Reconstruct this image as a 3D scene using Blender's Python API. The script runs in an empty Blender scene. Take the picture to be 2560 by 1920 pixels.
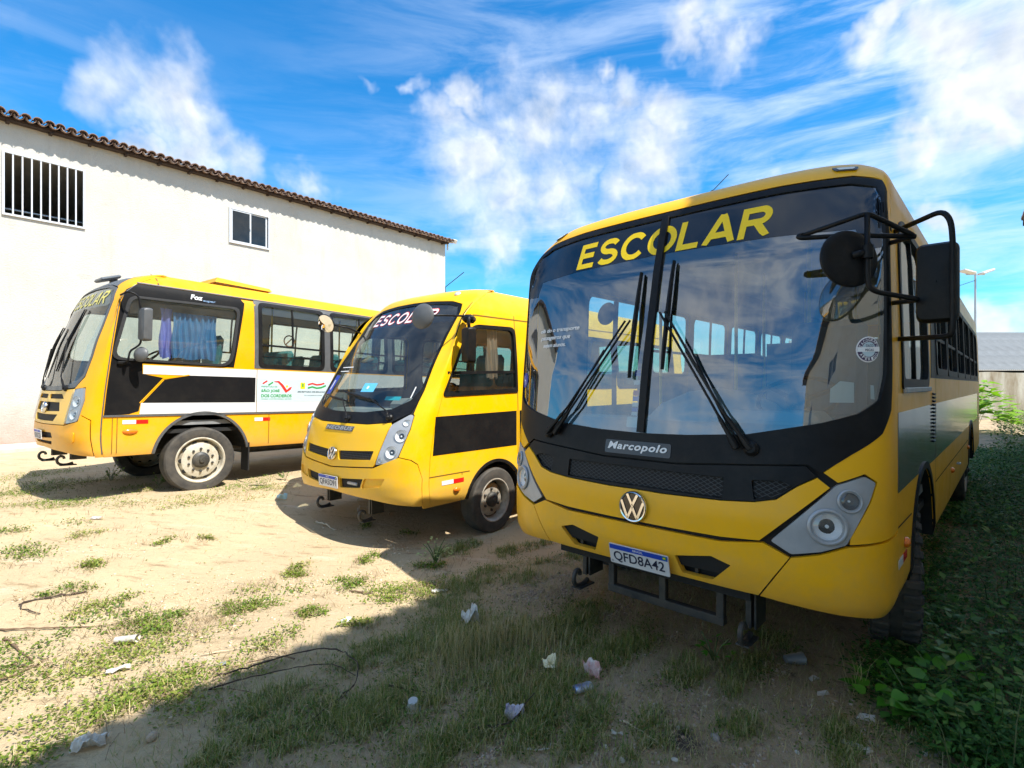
import bpy, bmesh, math, random
import numpy as np
from mathutils import Vector, Matrix
from mathutils.geometry import delaunay_2d_cdt
R = math.radians
random.seed(7); RNG = np.random.default_rng(11)
scene = bpy.context.scene
COL = scene.collection

# ------------------------------------------------------------------ camera
cd = bpy.data.cameras.new('camera'); cam = bpy.data.objects.new('camera', cd); COL.objects.link(cam)
cam.location = (0, 0, 1.75); cam.rotation_euler = (R(90), 0, 0)
cd.sensor_width = 36; cd.lens = 36 * 1320 / 2560; cd.clip_start = .05; cd.clip_end = 3000
scene.camera = cam
# ------------------------------------------------------------------ sun
SUN_EL = 56.3; SUN_H = Vector((.85, -.525)).normalized()
TOSUN = Vector((SUN_H.x * math.cos(R(SUN_EL)), SUN_H.y * math.cos(R(SUN_EL)), math.sin(R(SUN_EL))))
sl = bpy.data.lights.new('sun', 'SUN'); sl.energy = 2.0; sl.angle = R(.53); sl.color = (1, .95, .86)
so = bpy.data.objects.new('sun', sl); COL.objects.link(so)
so.rotation_euler = TOSUN.to_track_quat('Z', 'Y').to_euler(); so.location = (10, -10, 30)
# ------------------------------------------------------------------ sky
world = bpy.data.worlds.new('World'); scene.world = world; world.use_nodes = True
WN = world.node_tree; WN.nodes.clear()
def wn(t, **k):
    n = WN.nodes.new(t)
    for a, b in k.items(): setattr(n, a, b)
    return n
def wl(a, b): WN.links.new(a, b)
def wmath(op, a, b=None, c=None, clamp=False):
    n = wn('ShaderNodeMath', operation=op, use_clamp=clamp)
    for i, v in enumerate((a, b, c)):
        if v is None: continue
        if isinstance(v, (int, float)): n.inputs[i].default_value = v
        else: wl(v, n.inputs[i])
    return n.outputs[0]
def wvec(op, a, b=None):
    n = wn('ShaderNodeVectorMath', operation=op)
    for i, v in enumerate((a, b)):
        if v is None: continue
        if isinstance(v, (tuple, list, Vector)): n.inputs[i].default_value = v
        else: wl(v, n.inputs[i])
    return n
sky = wn('ShaderNodeTexSky', sky_type='NISHITA', sun_disc=False)
sky.sun_elevation = R(SUN_EL); sky.sun_rotation = math.atan2(SUN_H.x, SUN_H.y)
sky.air_density = 1.0; sky.dust_density = .6; sky.ozone_density = 2.0
hs = wn('ShaderNodeHueSaturation'); hs.inputs['Hue'].default_value = .495; hs.inputs['Saturation'].default_value = 1.35; hs.inputs['Value'].default_value = .66
wl(sky.outputs[0], hs.inputs['Color'])
skm = wn('ShaderNodeMix', data_type='RGBA', blend_type='MULTIPLY'); skm.inputs['Factor'].default_value = 1; wl(hs.outputs[0], skm.inputs['A']); skm.inputs['B'].default_value = (.24, .52, .60, 1)
geo = wn('ShaderNodeTexCoord'); D = geo.outputs['Generated']
def noise(vec, scale, det=8, rough=.58, dist=0., off=(0, 0, 0)):
    m = wvec('ADD', vec, off)
    n = wn('ShaderNodeTexNoise'); n.inputs['Scale'].default_value = scale; n.inputs['Detail'].default_value = det
    n.inputs['Roughness'].default_value = rough; n.inputs['Distortion'].default_value = dist
    wl(m.outputs[0], n.inputs['Vector']); return n.outputs[0]
# cumulus: a base field of noise everywhere, thicker around a few directions of the sky
def pd(px, py): return Vector(((px - 1280) / 1320, 1, (960 - py) / 1320)).normalized()
BL = [(430, 270, .075), (480, 380, .07), (590, 430, .055), (350, 410, .04),
      (1190, 390, .10), (1330, 350, .09), (1480, 340, .10), (1620, 380, .08), (1280, 500, .10), (1400, 470, .10), (1560, 470, .07), (1240, 590, .07),
      (1730, 30, .04), (1860, 70, .045), (2230, 30, .025), (2420, 250, .07), (2540, 170, .055), (2280, 330, .035), (2480, 330, .03), (760, 455, .045), (1120, 300, .05), (900, 215, .03), (1040, 225, .03), (1180, 240, .04), (1560, 250, .05), (1660, 300, .05), (2350, 130, .04), (2180, 110, .03), (2250, 580, .02),
      (1500, 170, .03), (2330, 540, .03), (2500, 800, .04), (1900, 430, .02)]
wob = noise(D, 9, 4, .6); wob2 = noise(D, 9, 4, .6, off=(3.1, 7.7, 1.3))
cmb = wn('ShaderNodeCombineXYZ')
wl(wmath('MULTIPLY', wmath('SUBTRACT', wob, .5), .20), cmb.inputs[0]); wl(wmath('MULTIPLY', wmath('SUBTRACT', wob2, .5), .20), cmb.inputs[2])
DW = wvec('ADD', D, cmb.outputs[0]).outputs[0]
bias = None
for px, py, r in BL:
    d = wvec('DISTANCE', DW, pd(px, py)).outputs['Value']
    f = wmath('SUBTRACT', 1.0, wmath('DIVIDE', d, r * 1.6), clamp=True)
    bias = f if bias is None else wmath('MAXIMUM', bias, f)
def billow(vec, scale, off=(0, 0, 0)):
    return wmath('MULTIPLY_ADD', wmath('ABSOLUTE', wmath('MULTIPLY_ADD', noise(vec, scale, 3, .5, 0., off), 2., -1.)), .75, .42)
SO = tuple(TOSUN * .022)
DW2 = wvec('ADD', D, wvec('MULTIPLY', cmb.outputs[0], (.35, .35, .35)).outputs[0]).outputs[0]
cum = wmath('ADD', wmath('MULTIPLY', noise(D, 5.5, 10, .62, .2), .6), wmath('MULTIPLY', billow(DW2, 9.0), .4))
cum_s = wmath('ADD', wmath('MULTIPLY', noise(D, 5.5, 5, .5, .2, off=SO), .6), wmath('MULTIPLY', billow(DW2, 9.0, SO), .4))
base_field = noise(D, 2.2, 3, .5, off=(1.7, 4.2, 9.1))
sepd = wn('ShaderNodeSeparateXYZ'); wl(D, sepd.inputs[0])
# the general cloud field thins out overhead and ahead to the upper left
field = wmath('MULTIPLY_ADD', base_field, 1.0, -.53)
field = wmath('SUBTRACT', field, wmath('MULTIPLY', wmath('SUBTRACT', 1.0, wmath('DIVIDE', wvec('DISTANCE', D, pd(800, 40)).outputs['Value'], 1.2), clamp=True), .52))
tot = wmath('ADD', wmath('ADD', wmath('MULTIPLY', cum, .95), field), wmath('MULTIPLY', wmath('POWER', bias, .7), .62))
mr = wn('ShaderNodeMapRange', interpolation_type='SMOOTHSTEP'); wl(tot, mr.inputs[0]); mr.inputs[1].default_value = .31; mr.inputs[2].default_value = .88
mask = mr.outputs[0]
# thin streaked high cloud
mp = wn('ShaderNodeMapping'); mp.inputs['Rotation'].default_value = (R(20), R(14), R(10)); mp.inputs['Scale'].default_value = (1.3, 1.2, 7.5); wl(D, mp.inputs[0])
cir = noise(mp.outputs[0], 2.6, 9, .62, .55, off=(4, 1, 2))
mr2 = wn('ShaderNodeMapRange', interpolation_type='SMOOTHSTEP'); wl(cir, mr2.inputs[0]); mr2.inputs[1].default_value = .35; mr2.inputs[2].default_value = .72
cirz = wmath('MULTIPLY', mr2.outputs[0], wmath('ADD', .25, wmath('MULTIPLY', base_field, 1.0)))
blue_hole = wmath('SUBTRACT', 1.0, wmath('DIVIDE', wvec('DISTANCE', D, pd(500, -60)).outputs['Value'], .85), clamp=True)
cirm = wmath('MULTIPLY', cirz, wmath('SUBTRACT', 1.0, wmath('POWER', blue_hole, .6)), clamp=True)
# cloud light and shade
lit = wmath('MULTIPLY_ADD', wmath('SUBTRACT', cum, cum_s), 3.8, .70, clamp=True)
thick = wn('ShaderNodeMapRange'); wl(tot, thick.inputs[0]); thick.inputs[1].default_value = .45; thick.inputs[2].default_value = 1.15; thick.inputs[3].default_value = 1.0; thick.inputs[4].default_value = .62
lum = wmath('MULTIPLY', lit, thick.outputs[0])
ccol = wn('ShaderNodeMix', data_type='RGBA'); wl(lum, ccol.inputs['Factor'])
CLD = 2.1
ccol.inputs['A'].default_value = (.36 * CLD, .42 * CLD, .49 * CLD, 1); ccol.inputs['B'].default_value = (.97 * CLD, .985 * CLD, 1.01 * CLD, 1)
m1 = wn('ShaderNodeMix', data_type='RGBA'); wl(wmath('MULTIPLY', cirm, .95), m1.inputs['Factor']); wl(skm.outputs['Result'], m1.inputs['A']); m1.inputs['B'].default_value = (.80 * CLD, .90 * CLD, 1.02 * CLD, 1)
m2 = wn('ShaderNodeMix', data_type='RGBA'); wl(wmath('MULTIPLY', mask, .94), m2.inputs['Factor']); wl(m1.outputs['Result'], m2.inputs['A']); wl(ccol.outputs['Result'], m2.inputs['B'])
bg = wn('ShaderNodeBackground'); bg.inputs[1].default_value = .15; wl(m2.outputs['Result'], bg.inputs[0])
wo = wn('ShaderNodeOutputWorld'); wl(bg.outputs[0], wo.inputs[0])
# ------------------------------------------------------------------ exposure
vs = scene.view_settings; vs.view_transform = 'Standard'; vs.look = 'None'; vs.gamma = 1; vs.exposure = 2.12; vs.use_curve_mapping = False
scene.cycles.max_bounces = 10; scene.cycles.transparent_max_bounces = 16; scene.cycles.caustics_reflective = False; scene.cycles.caustics_refractive = False
scene.cycles.use_denoising = True

# ------------------------------------------------------------------ materials
MATS = {}
def mat(name, col=(.5, .5, .5), rough=.5, metal=0., var=0., vscale=6., col2=None, bump=0., bscale=40., coat=0., spec=None, tr=0., emit=None, dirt=0., stretch=None, skirt=0.):
    if name in MATS: return MATS[name]
    m = bpy.data.materials.new(name); m.use_nodes = True; nt = m.node_tree; b = nt.nodes['Principled BSDF']
    b.inputs['Roughness'].default_value = rough; b.inputs['Metallic'].default_value = metal
    b.inputs['Coat Weight'].default_value = coat; b.inputs['Coat Roughness'].default_value = .08
    if spec is not None: b.inputs['Specular IOR Level'].default_value = spec
    L = nt.links.new
    tc = nt.nodes.new('ShaderNodeTexCoord')
    src = tc.outputs['Object']
    if stretch:
        mp_ = nt.nodes.new('ShaderNodeMapping'); mp_.inputs['Scale'].default_value = stretch; L(src, mp_.inputs[0]); src = mp_.outputs[0]
    c4 = (*col, 1)
    if var or col2:
        n = nt.nodes.new('ShaderNodeTexNoise'); n.inputs['Scale'].default_value = vscale; n.inputs['Detail'].default_value = 6; n.inputs['Roughness'].default_value = .65; L(src, n.inputs['Vector'])
        rp = nt.nodes.new('ShaderNodeMapRange'); rp.inputs[1].default_value = .35; rp.inputs[2].default_value = .68; L(n.outputs[0], rp.inputs[0])
        mx = nt.nodes.new('ShaderNodeMix'); mx.data_type = 'RGBA'; L(rp.outputs[0], mx.inputs['Factor'])
        c2 = col2 or tuple(max(0, c * (1 - var)) for c in col)
        mx.inputs['A'].default_value = c4; mx.inputs['B'].default_value = (*c2, 1)
        out = mx.outputs['Result']
    else: out = None
    if dirt:
        n2 = nt.nodes.new('ShaderNodeTexNoise'); n2.inputs['Scale'].default_value = 3.2; n2.inputs['Detail'].default_value = 10; n2.inputs['Roughness'].default_value = .78; L(tc.outputs['Object'], n2.inputs['Vector'])
        r2 = nt.nodes.new('ShaderNodeMapRange'); r2.inputs[1].default_value = .46; r2.inputs[2].default_value = .80; r2.inputs[4].default_value = dirt; L(n2.outputs[0], r2.inputs[0])
        mx2 = nt.nodes.new('ShaderNodeMix'); mx2.data_type = 'RGBA'; L(r2.outputs[0], mx2.inputs['Factor']); mx2.inputs['A'].default_value = c4
        if out is not None: L(out, mx2.inputs['A'])
        mx2.inputs['B'].default_value = (.42, .35, .24, 1); out = mx2.outputs['Result']
        rr = nt.nodes.new('ShaderNodeMath'); rr.operation = 'MULTIPLY_ADD'; L(r2.outputs[0], rr.inputs[0]); rr.inputs[1].default_value = 1.2; rr.inputs[2].default_value = rough; rr.use_clamp = True; L(rr.outputs[0], b.inputs['Roughness'])
    if skirt:   # road dust thrown up on the lowest panels
        sp = nt.nodes.new('ShaderNodeSeparateXYZ'); L(tc.outputs['Object'], sp.inputs[0]); n4 = nt.nodes.new('ShaderNodeTexNoise'); n4.inputs['Scale'].default_value = 7; n4.inputs['Detail'].default_value = 9; n4.inputs['Roughness'].default_value = .75; L(tc.outputs['Object'], n4.inputs['Vector'])
        zz = nt.nodes.new('ShaderNodeMath'); zz.operation = 'MULTIPLY_ADD'; L(n4.outputs[0], zz.inputs[0]); zz.inputs[1].default_value = -.75; L(sp.outputs[2], zz.inputs[2])
        r4 = nt.nodes.new('ShaderNodeMapRange'); r4.interpolation_type = 'SMOOTHSTEP'; r4.inputs[1].default_value = .12; r4.inputs[2].default_value = .62; r4.inputs[3].default_value = skirt; r4.inputs[4].default_value = 0; L(zz.outputs[0], r4.inputs[0])
        mx4 = nt.nodes.new('ShaderNodeMix'); mx4.data_type = 'RGBA'; L(r4.outputs[0], mx4.inputs['Factor']); mx4.inputs['A'].default_value = c4
        if out is not None: L(out, mx4.inputs['A'])
        mx4.inputs['B'].default_value = (.40, .29, .17, 1); out = mx4.outputs['Result']
    if out is not None: L(out, b.inputs['Base Color'])
    else: b.inputs['Base Color'].default_value = c4
    if bump:
        n3 = nt.nodes.new('ShaderNodeTexNoise'); n3.inputs['Scale'].default_value = bscale; n3.inputs['Detail'].default_value = 8; n3.inputs['Roughness'].default_value = .65; L(tc.outputs['Object'], n3.inputs['Vector'])
        bp_ = nt.nodes.new('ShaderNodeBump'); bp_.inputs['Strength'].default_value = bump; bp_.inputs['Distance'].default_value = .02; L(n3.outputs[0], bp_.inputs['Height']); L(bp_.outputs[0], b.inputs['Normal'])
    if tr:
        t = nt.nodes.new('ShaderNodeBsdfTranslucent'); s = nt.nodes.new('ShaderNodeMixShader'); s.inputs[0].default_value = tr
        t.inputs[0].default_value = (min(1, col[0] * 1.7), min(1, col[1] * 1.6), col[2] * .9, 1)
        L(b.outputs[0], s.inputs[1]); L(t.outputs[0], s.inputs[2]); L(s.outputs[0], nt.nodes['Material Output'].inputs[0])
    MATS[name] = m; return m
def glass(name, tint, r0=.09, dust=.03):
    if name in MATS: return MATS[name]
    m = bpy.data.materials.new(name); m.use_nodes = True; nt = m.node_tree; nt.nodes.clear(); L = nt.links.new
    g = nt.nodes.new('ShaderNodeNewGeometry'); d = nt.nodes.new('ShaderNodeVectorMath'); d.operation = 'DOT_PRODUCT'; L(g.outputs['Incoming'], d.inputs[0]); L(g.outputs['Normal'], d.inputs[1])
    def ma(op, a, b_=None, clamp=False):
        n = nt.nodes.new('ShaderNodeMath'); n.operation = op; n.use_clamp = clamp
        for i, v in enumerate((a, b_)):
            if v is None: continue
            if isinstance(v, (int, float)): n.inputs[i].default_value = v
            else: L(v, n.inputs[i])
        return n.outputs[0]
    c = ma('ABSOLUTE', d.outputs['Value']); p = ma('POWER', ma('SUBTRACT', 1., c, True), 5.)
    fr = ma('ADD', ma('MULTIPLY', p, 1 - r0), r0)
    t = nt.nodes.new('ShaderNodeBsdfTransparent'); t.inputs[0].default_value = (*tint, 1)
    gl = nt.nodes.new('ShaderNodeBsdfGlossy'); gl.inputs['Roughness'].default_value = .0
    df = nt.nodes.new('ShaderNodeBsdfDiffuse'); df.inputs[0].default_value = (.5, .48, .42, 1)
    n = nt.nodes.new('ShaderNodeTexNoise'); n.inputs['Scale'].default_value = 5; n.inputs['Detail'].default_value = 8; tc = nt.nodes.new('ShaderNodeTexCoord'); L(tc.outputs['Object'], n.inputs['Vector'])
    dm = ma('MULTIPLY', ma('POWER', n.outputs[0], 2.), dust * 3)
    s0 = nt.nodes.new('ShaderNodeMixShader'); L(dm, s0.inputs[0]); L(t.outputs[0], s0.inputs[1]); L(df.outputs[0], s0.inputs[2])
    s = nt.nodes.new('ShaderNodeMixShader'); L(fr, s.inputs[0]); L(s0.outputs[0], s.inputs[1]); L(gl.outputs[0], s.inputs[2])
    o = nt.nodes.new('ShaderNodeOutputMaterial'); L(s.outputs[0], o.inputs[0])
    MATS[name] = m; return m
YEL = mat('shade_lifted_yellow', (1.0, .50, .0), .34, var=.05, vscale=2.5, coat=.10, spec=.35, dirt=.18, skirt=.30)  # base raised to lift the big bus, which stands in shade
YELB = mat('sun_lowered_yellow', (.88, .49, .0), .32, var=.04, vscale=2, coat=.12, spec=.35, dirt=.16, skirt=.35)  # base kept below the shaded bus because the minibus stands in sun
ORA = mat('orange_yellow_paint', (.84, .39, .0), .34, var=.06, vscale=2, coat=.1, spec=.35, dirt=.14, skirt=.35)
BLK = mat('black_plastic', (.009, .0095, .011), .42, var=.4, vscale=14, dirt=.05, bump=.04, bscale=300, spec=.2)
GLB = mat('gloss_black', (.006, .006, .008), .12, coat=.6, dirt=.05)
VIN = mat('black_vinyl', (.008, .008, .009), .5, spec=.12, dirt=.03)
SEAM = mat('dark_gap', (.012, .012, .012), .8)
RUB = mat('rubber', (.016, .016, .017), .62, var=.3, vscale=20, bump=.1, bscale=120)
TYRE = mat('tyre_rubber', (.035, .033, .031), .78, col2=(.085, .075, .062), vscale=7, bump=.25, bscale=90)
GREYP = mat('silver_plastic', (.42, .44, .46), .38, metal=.25, var=.15, vscale=10, dirt=.1)
GREYD = mat('grey_plastic', (.10, .105, .11), .45, var=.2, vscale=12)
CHR = mat('chrome', (.75, .75, .76), .12, metal=1.)
STEEL = mat('painted_steel_rim', (.52, .50, .44), .42, metal=.35, col2=(.27, .23, .18), vscale=9, dirt=.35)
STEELW = mat('cream_steel_rim', (.66, .63, .54), .40, metal=.2, col2=(.44, .38, .28), vscale=9, dirt=.30)
DARKM = mat('dark_chassis_steel', (.03, .033, .037), .5, metal=.3, col2=(.075, .07, .06), vscale=8, dirt=.22)
LENS = glass('lamp_lens', (.93, .95, .96), .10, .04)
WSG = glass('windscreen_glass', (.60, .76, .78), .27, .025)
WSGC = glass('clear_windscreen_glass', (.70, .77, .76), .08, .06)
WING = glass('side_window_glass', (.80, .88, .85), .085, .03)
DGL = glass('dark_window_glass', (.10, .14, .18), .07, .02)
WHITE = mat('white_film', (.66, .66, .66), .4, dirt=.08)
INT = mat('interior_grey', (.24, .25, .26), .7, var=.2, vscale=4)
CEIL = mat('interior_ceiling', (.42, .43, .42), .7)
DASH = mat('dashboard_grey', (.30, .31, .32), .55, var=.2, vscale=5)
SEATM = mat('blue_seat_fabric', (.03, .10, .16), .8, var=.4, vscale=12)
SEATT = mat('teal_seat_fabric', (.04, .22, .24), .7, var=.4, vscale=12)
POLE = mat('yellow_pole', (.70, .52, .05), .35)
LETY = mat('yellow_lettering', (1.0, .69, .0), .45)
LETW = mat('white_lettering', (.85, .85, .84), .45)
LETR = mat('red_lettering', (.60, .03, .02), .45)
LETG = mat('green_lettering', (.02, .30, .06), .5)
LETB = mat('dark_lettering', (.015, .02, .05), .45)
BLUE = mat('blue_print', (.01, .06, .45), .45)
AMB = mat('amber_lens', (.85, .20, .01), .2, coat=.4)
REDR = mat('red_reflector', (.65, .015, .012), .25)
SILR = mat('silver_reflector', (.72, .73, .74), .3)
RFL = mat('lamp_reflector', (.88, .89, .90), .5)
PALEB = mat('pale_blue_decal', (.50, .62, .66), .4)

# ------------------------------------------------------------------ mesh helpers
def link(o, parent=None):
    COL.objects.link(o)
    if parent is not None: o.parent = parent
    return o
def mesh(name, V, F, m=None, parent=None, smooth=False, data=False):
    me = bpy.data.meshes.new(name); me.from_pydata([tuple(map(float, v)) for v in V], [], [tuple(map(int, f)) for f in F])
    if m is not None: me.materials.append(m)
    if smooth: me.polygons.foreach_set('use_smooth', [True] * len(me.polygons))
    me.update()
    if data: return me
    return link(bpy.data.objects.new(name, me), parent)
def inst(name, me, parent=None, loc=(0, 0, 0), rot=(0, 0, 0), sc=(1, 1, 1)):
    o = bpy.data.objects.new(name, me); o.location = loc; o.rotation_euler = rot; o.scale = sc if hasattr(sc, '__len__') else (sc,) * 3
    return link(o, parent)
def empty(name, loc=(0, 0, 0), rz=0., rx=0.):
    o = bpy.data.objects.new(name, None); o.empty_display_size = .2; o.location = loc; o.rotation_euler = (rx, 0, rz); return link(o)
def tag(o, label, cat, group=None, kind=None):
    o['label'] = label; o['category'] = cat
    if group: o['group'] = group
    if kind: o['kind'] = kind
    return o
class G:
    def __init__(s): s.V = []; s.F = []
    def add(s, V, F):
        n = len(s.V); s.V += [tuple(v) for v in V]; s.F += [tuple(i + n for i in f) for f in F]; return s
    def box(s, c, d, M=None, bev=0.):
        x, y, z = (q / 2 for q in d); b = min(bev, x * .9, y * .9, z * .9)
        if b > 0:
            V = []; idx = {}
            for sx in (-1, 1):
                for sy in (-1, 1):
                    for sz in (-1, 1):
                        for k in range(3):
                            p = [sx * x, sy * y, sz * z]
                            for j in range(3):
                                if j != k: p[j] -= (sx, sy, sz)[j] * b
                            idx[(sx, sy, sz, k)] = len(V); V.append(p)
            F = []
            for k in range(3):
                a, c2 = [j for j in range(3) if j != k]
                for sk in (-1, 1):
                    q = []
                    for (u, v) in ((-1, -1), (1, -1), (1, 1), (-1, 1)):
                        t = [0, 0, 0]; t[k] = sk; t[a] = u; t[c2] = v; q.append(idx[(*t, k)])
                    F.append(q)
            for k in range(3):
                a, c2 = [j for j in range(3) if j != k]
                for u in (-1, 1):
                    for v in (-1, 1):
                        t0 = [0, 0, 0]; t0[a] = u; t0[c2] = v; t1 = list(t0); t0[k] = -1; t1[k] = 1
                        F.append([idx[(*t0, a)], idx[(*t1, a)], idx[(*t1, c2)], idx[(*t0, c2)]])
            for sx in (-1, 1):
                for sy in (-1, 1):
                    for sz in (-1, 1): F.append([idx[(sx, sy, sz, k)] for k in range(3)])
        else:
            V = [(i * x, j * y, k * z) for i in (-1, 1) for j in (-1, 1) for k in (-1, 1)]
            F = [(0, 1, 3, 2), (4, 6, 7, 5), (0, 4, 5, 1), (2, 3, 7, 6), (0, 2, 6, 4), (1, 5, 7, 3)]
        if M is not None: V = [M @ Vector(v) for v in V]
        return s.add([(v[0] + c[0], v[1] + c[1], v[2] + c[2]) for v in V], F)
    def tube(s, P, r, n=8, closed=False):
        P = [Vector(p) for p in P]; N = len(P); rs = r if hasattr(r, '__len__') else [r] * N
        V = []; u = None
        for i, p in enumerate(P):
            a = P[i - 1] if i > 0 else p; b = P[i + 1] if i < N - 1 else p
            t = (b - a)
            t = t.normalized() if t.length > 1e-9 else Vector((0, 0, 1))
            if u is None: u = t.orthogonal().normalized()
            u = (u - t * u.dot(t))
            u = u.normalized() if u.length > 1e-6 else t.orthogonal().normalized()
            w = t.cross(u)
            V += [p + (u * math.cos(2 * math.pi * k / n) + w * math.sin(2 * math.pi * k / n)) * rs[i] for k in range(n)]
        F = [(i * n + k, i * n + (k + 1) % n, (i + 1) * n + (k + 1) % n, (i + 1) * n + k) for i in range(N - 1) for k in range(n)]
        F += [tuple(range(n - 1, -1, -1)), tuple((N - 1) * n + k for k in range(n))]
        return s.add(V, F)
    def lathe(s, prof, M, n=32):
        """prof: (radius, height) revolved about local z; M maps to place"""
        V = []; F = []; m = len(prof)
        for k in range(n):
            a = 2 * math.pi * k / n
            V += [M @ Vector((r * math.cos(a), r * math.sin(a), h)) for r, h in prof]
        for k in range(n):
            for i in range(m - 1):
                F.append((k * m + i, ((k + 1) % n) * m + i, ((k + 1) % n) * m + i + 1, k * m + i + 1))
        return s.add(V, F)
    def obj(s, name, m, parent=None, smooth=False, ang=None):
        o = mesh(name, s.V, s.F, m, parent, smooth)
        if smooth and ang is not None: o.data.set_sharp_from_angle(angle=R(ang))
        return o
def bent(P, r=.05, n=4):
    """round the inner corners of a polyline"""
    P = [Vector(p) for p in P]; out = [P[0]]
    for i in range(1, len(P) - 1):
        a, b, c = P[i - 1], P[i], P[i + 1]
        k1 = min(r, (b - a).length * .45); k2 = min(r, (c - b).length * .45)
        p0 = b + (a - b).normalized() * k1; p2 = b + (c - b).normalized() * k2
        for j in range(n + 1):
            t = j / n; out.append(p0 * (1 - t) ** 2 + b * 2 * t * (1 - t) + p2 * t * t)
    return out + [P[-1]]
def rnd(poly, r, n=4):
    P = [Vector(p) for p in poly]; N = len(P); out = []
    rs = r if hasattr(r, '__len__') else [r] * N
    for i in range(N):
        a, b, c = P[i - 1], P[i], P[(i + 1) % N]; k1 = min(rs[i], (b - a).length * .45); k2 = min(rs[i], (c - b).length * .45)
        if rs[i] <= 0: out.append((b.x, b.y)); continue
        p0 = b + (a - b).normalized() * k1; p2 = b + (c - b).normalized() * k2
        for j in range(n + 1):
            t = j / n; q = p0 * (1 - t) ** 2 + b * 2 * t * (1 - t) + p2 * t * t; out.append((q.x, q.y))
    return out
def sym(half): return list(half) + [(-a, b) for a, b in reversed(half) if abs(a) > 1e-6]
def mir(p): return [(-a, b) for a, b in reversed(p)]
def rect(a0, a1, b0, b1): return [(a0, b0), (a1, b0), (a1, b1), (a0, b1)]
def circ(a, b, r, n=24): return [(a + r * math.cos(2 * math.pi * k / n), b + r * math.sin(2 * math.pi * k / n)) for k in range(n)]
def inpoly(P, poly):
    x, y = P[:, 0], P[:, 1]; c = np.zeros(len(P), bool); q = np.array(poly); j = len(q) - 1
    for i in range(len(q)):
        yi, yj = q[i, 1], q[j, 1]
        if yi != yj:
            k = ((yi > y) != (yj > y)) & (x < (q[j, 0] - q[i, 0]) * (y - yi) / (yj - yi) + q[i, 0]); c ^= k
        j = i
    return c
def dens(poly, g):
    out = []
    for i in range(len(poly)):
        a = np.array(poly[i]); b = np.array(poly[(i + 1) % len(poly)]); n = max(1, int(math.ceil(np.linalg.norm(b - a) / g)))
        out += [tuple(a + (b - a) * k / n) for k in range(n)]
    return out
def tri2d(outer, holes=(), g=.09):
    rings = [dens(r, g) for r in [outer, *holes]]
    V = []; E = []
    for r in rings:
        n = len(V); V += r; E += [(n + i, n + (i + 1) % len(r)) for i in range(len(r))]
    bp_ = np.array(V); o = np.array(outer); lo, hi = o.min(0), o.max(0)
    gx, gy = np.meshgrid(np.arange(lo[0] + g / 2, hi[0], g), np.arange(lo[1] + g / 2, hi[1], g)); P = np.stack([gx.ravel(), gy.ravel()], 1)
    if len(P):
        k = inpoly(P, outer)
        for h in holes: k &= ~inpoly(P, h)
        P = P[k]
        if len(P):
            d = np.full(len(P), 9.)
            for i in range(0, len(bp_), 200): d = np.minimum(d, np.sqrt(((P[:, None] - bp_[None, i:i + 200]) ** 2).sum(2)).min(1))
            P = P[d > g * .35]
            V = V + [tuple(p) for p in P]
    ov, oe, of, *_ = delaunay_2d_cdt([Vector(v) for v in V], E, [], 0, 1e-6)
    ov = np.array([tuple(v) for v in ov]); of = np.array([tuple(f) for f in of]); c = ov[of].mean(1)
    k = inpoly(c, outer)
    for h in holes: k &= ~inpoly(c, h)
    return ov, of[k]
def panel(name, mp_, outer, m, parent, holes=(), off=0., th=.012, g=.09, back=False):
    """a 2-D outline with holes laid on the surface map mp_(a, b, off), with edges of depth th"""
    v2, f = tri2d(outer, holes, g)
    A = mp_(v2[:, 0], v2[:, 1], off)
    t = f[len(f) // 2]; nrm = np.cross(A[t[1]] - A[t[0]], A[t[2]] - A[t[0]]); o2 = mp_(v2[t[:1], 0], v2[t[:1], 1], off + .01)[0] - A[t[0]]
    if np.dot(nrm, o2) < 0: f = f[:, ::-1]
    V = [tuple(p) for p in A]; F = [tuple(t) for t in f]; nf = len(F)
    if th:
        cnt = {}
        for a, b, c in f:
            for e in ((a, b), (b, c), (c, a)): cnt[e] = cnt.get(e, 0) + 1
        be = [e for e in cnt if (e[1], e[0]) not in cnt]
        ids = sorted({i for e in be for i in e}); ix = {j: i for i, j in enumerate(ids)}
        n = len(V); V += [tuple(A[i]) for i in ids]; B = mp_(v2[ids, 0], v2[ids, 1], off - th); V += [tuple(p) for p in B]; k = len(ids)
        F += [(n + ix[b], n + ix[a], n + k + ix[a], n + k + ix[b]) for a, b in be]
    o = mesh(name, V, F, m, parent, True)
    e = 2e-3; a, b = v2[:, 0], v2[:, 1]; N_ = np.cross(mp_(a + e, b, off) - mp_(a - e, b, off), mp_(a, b + e, off) - mp_(a, b - e, off)); O_ = mp_(a, b, off + .01) - A
    N_ *= np.sign((N_ * O_).sum(1))[:, None]; l = np.linalg.norm(N_, axis=1)
    vn = np.zeros(len(V) * 3, np.float32); o.data.vertices.foreach_get('normal', vn); vn = vn.reshape(-1, 3); ok = l > 1e-12; vn[:len(A)][ok] = N_[ok] / l[ok, None]
    o.data.normals_split_custom_set_from_vertices([tuple(map(float, q)) for q in vn])
    return o
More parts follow.
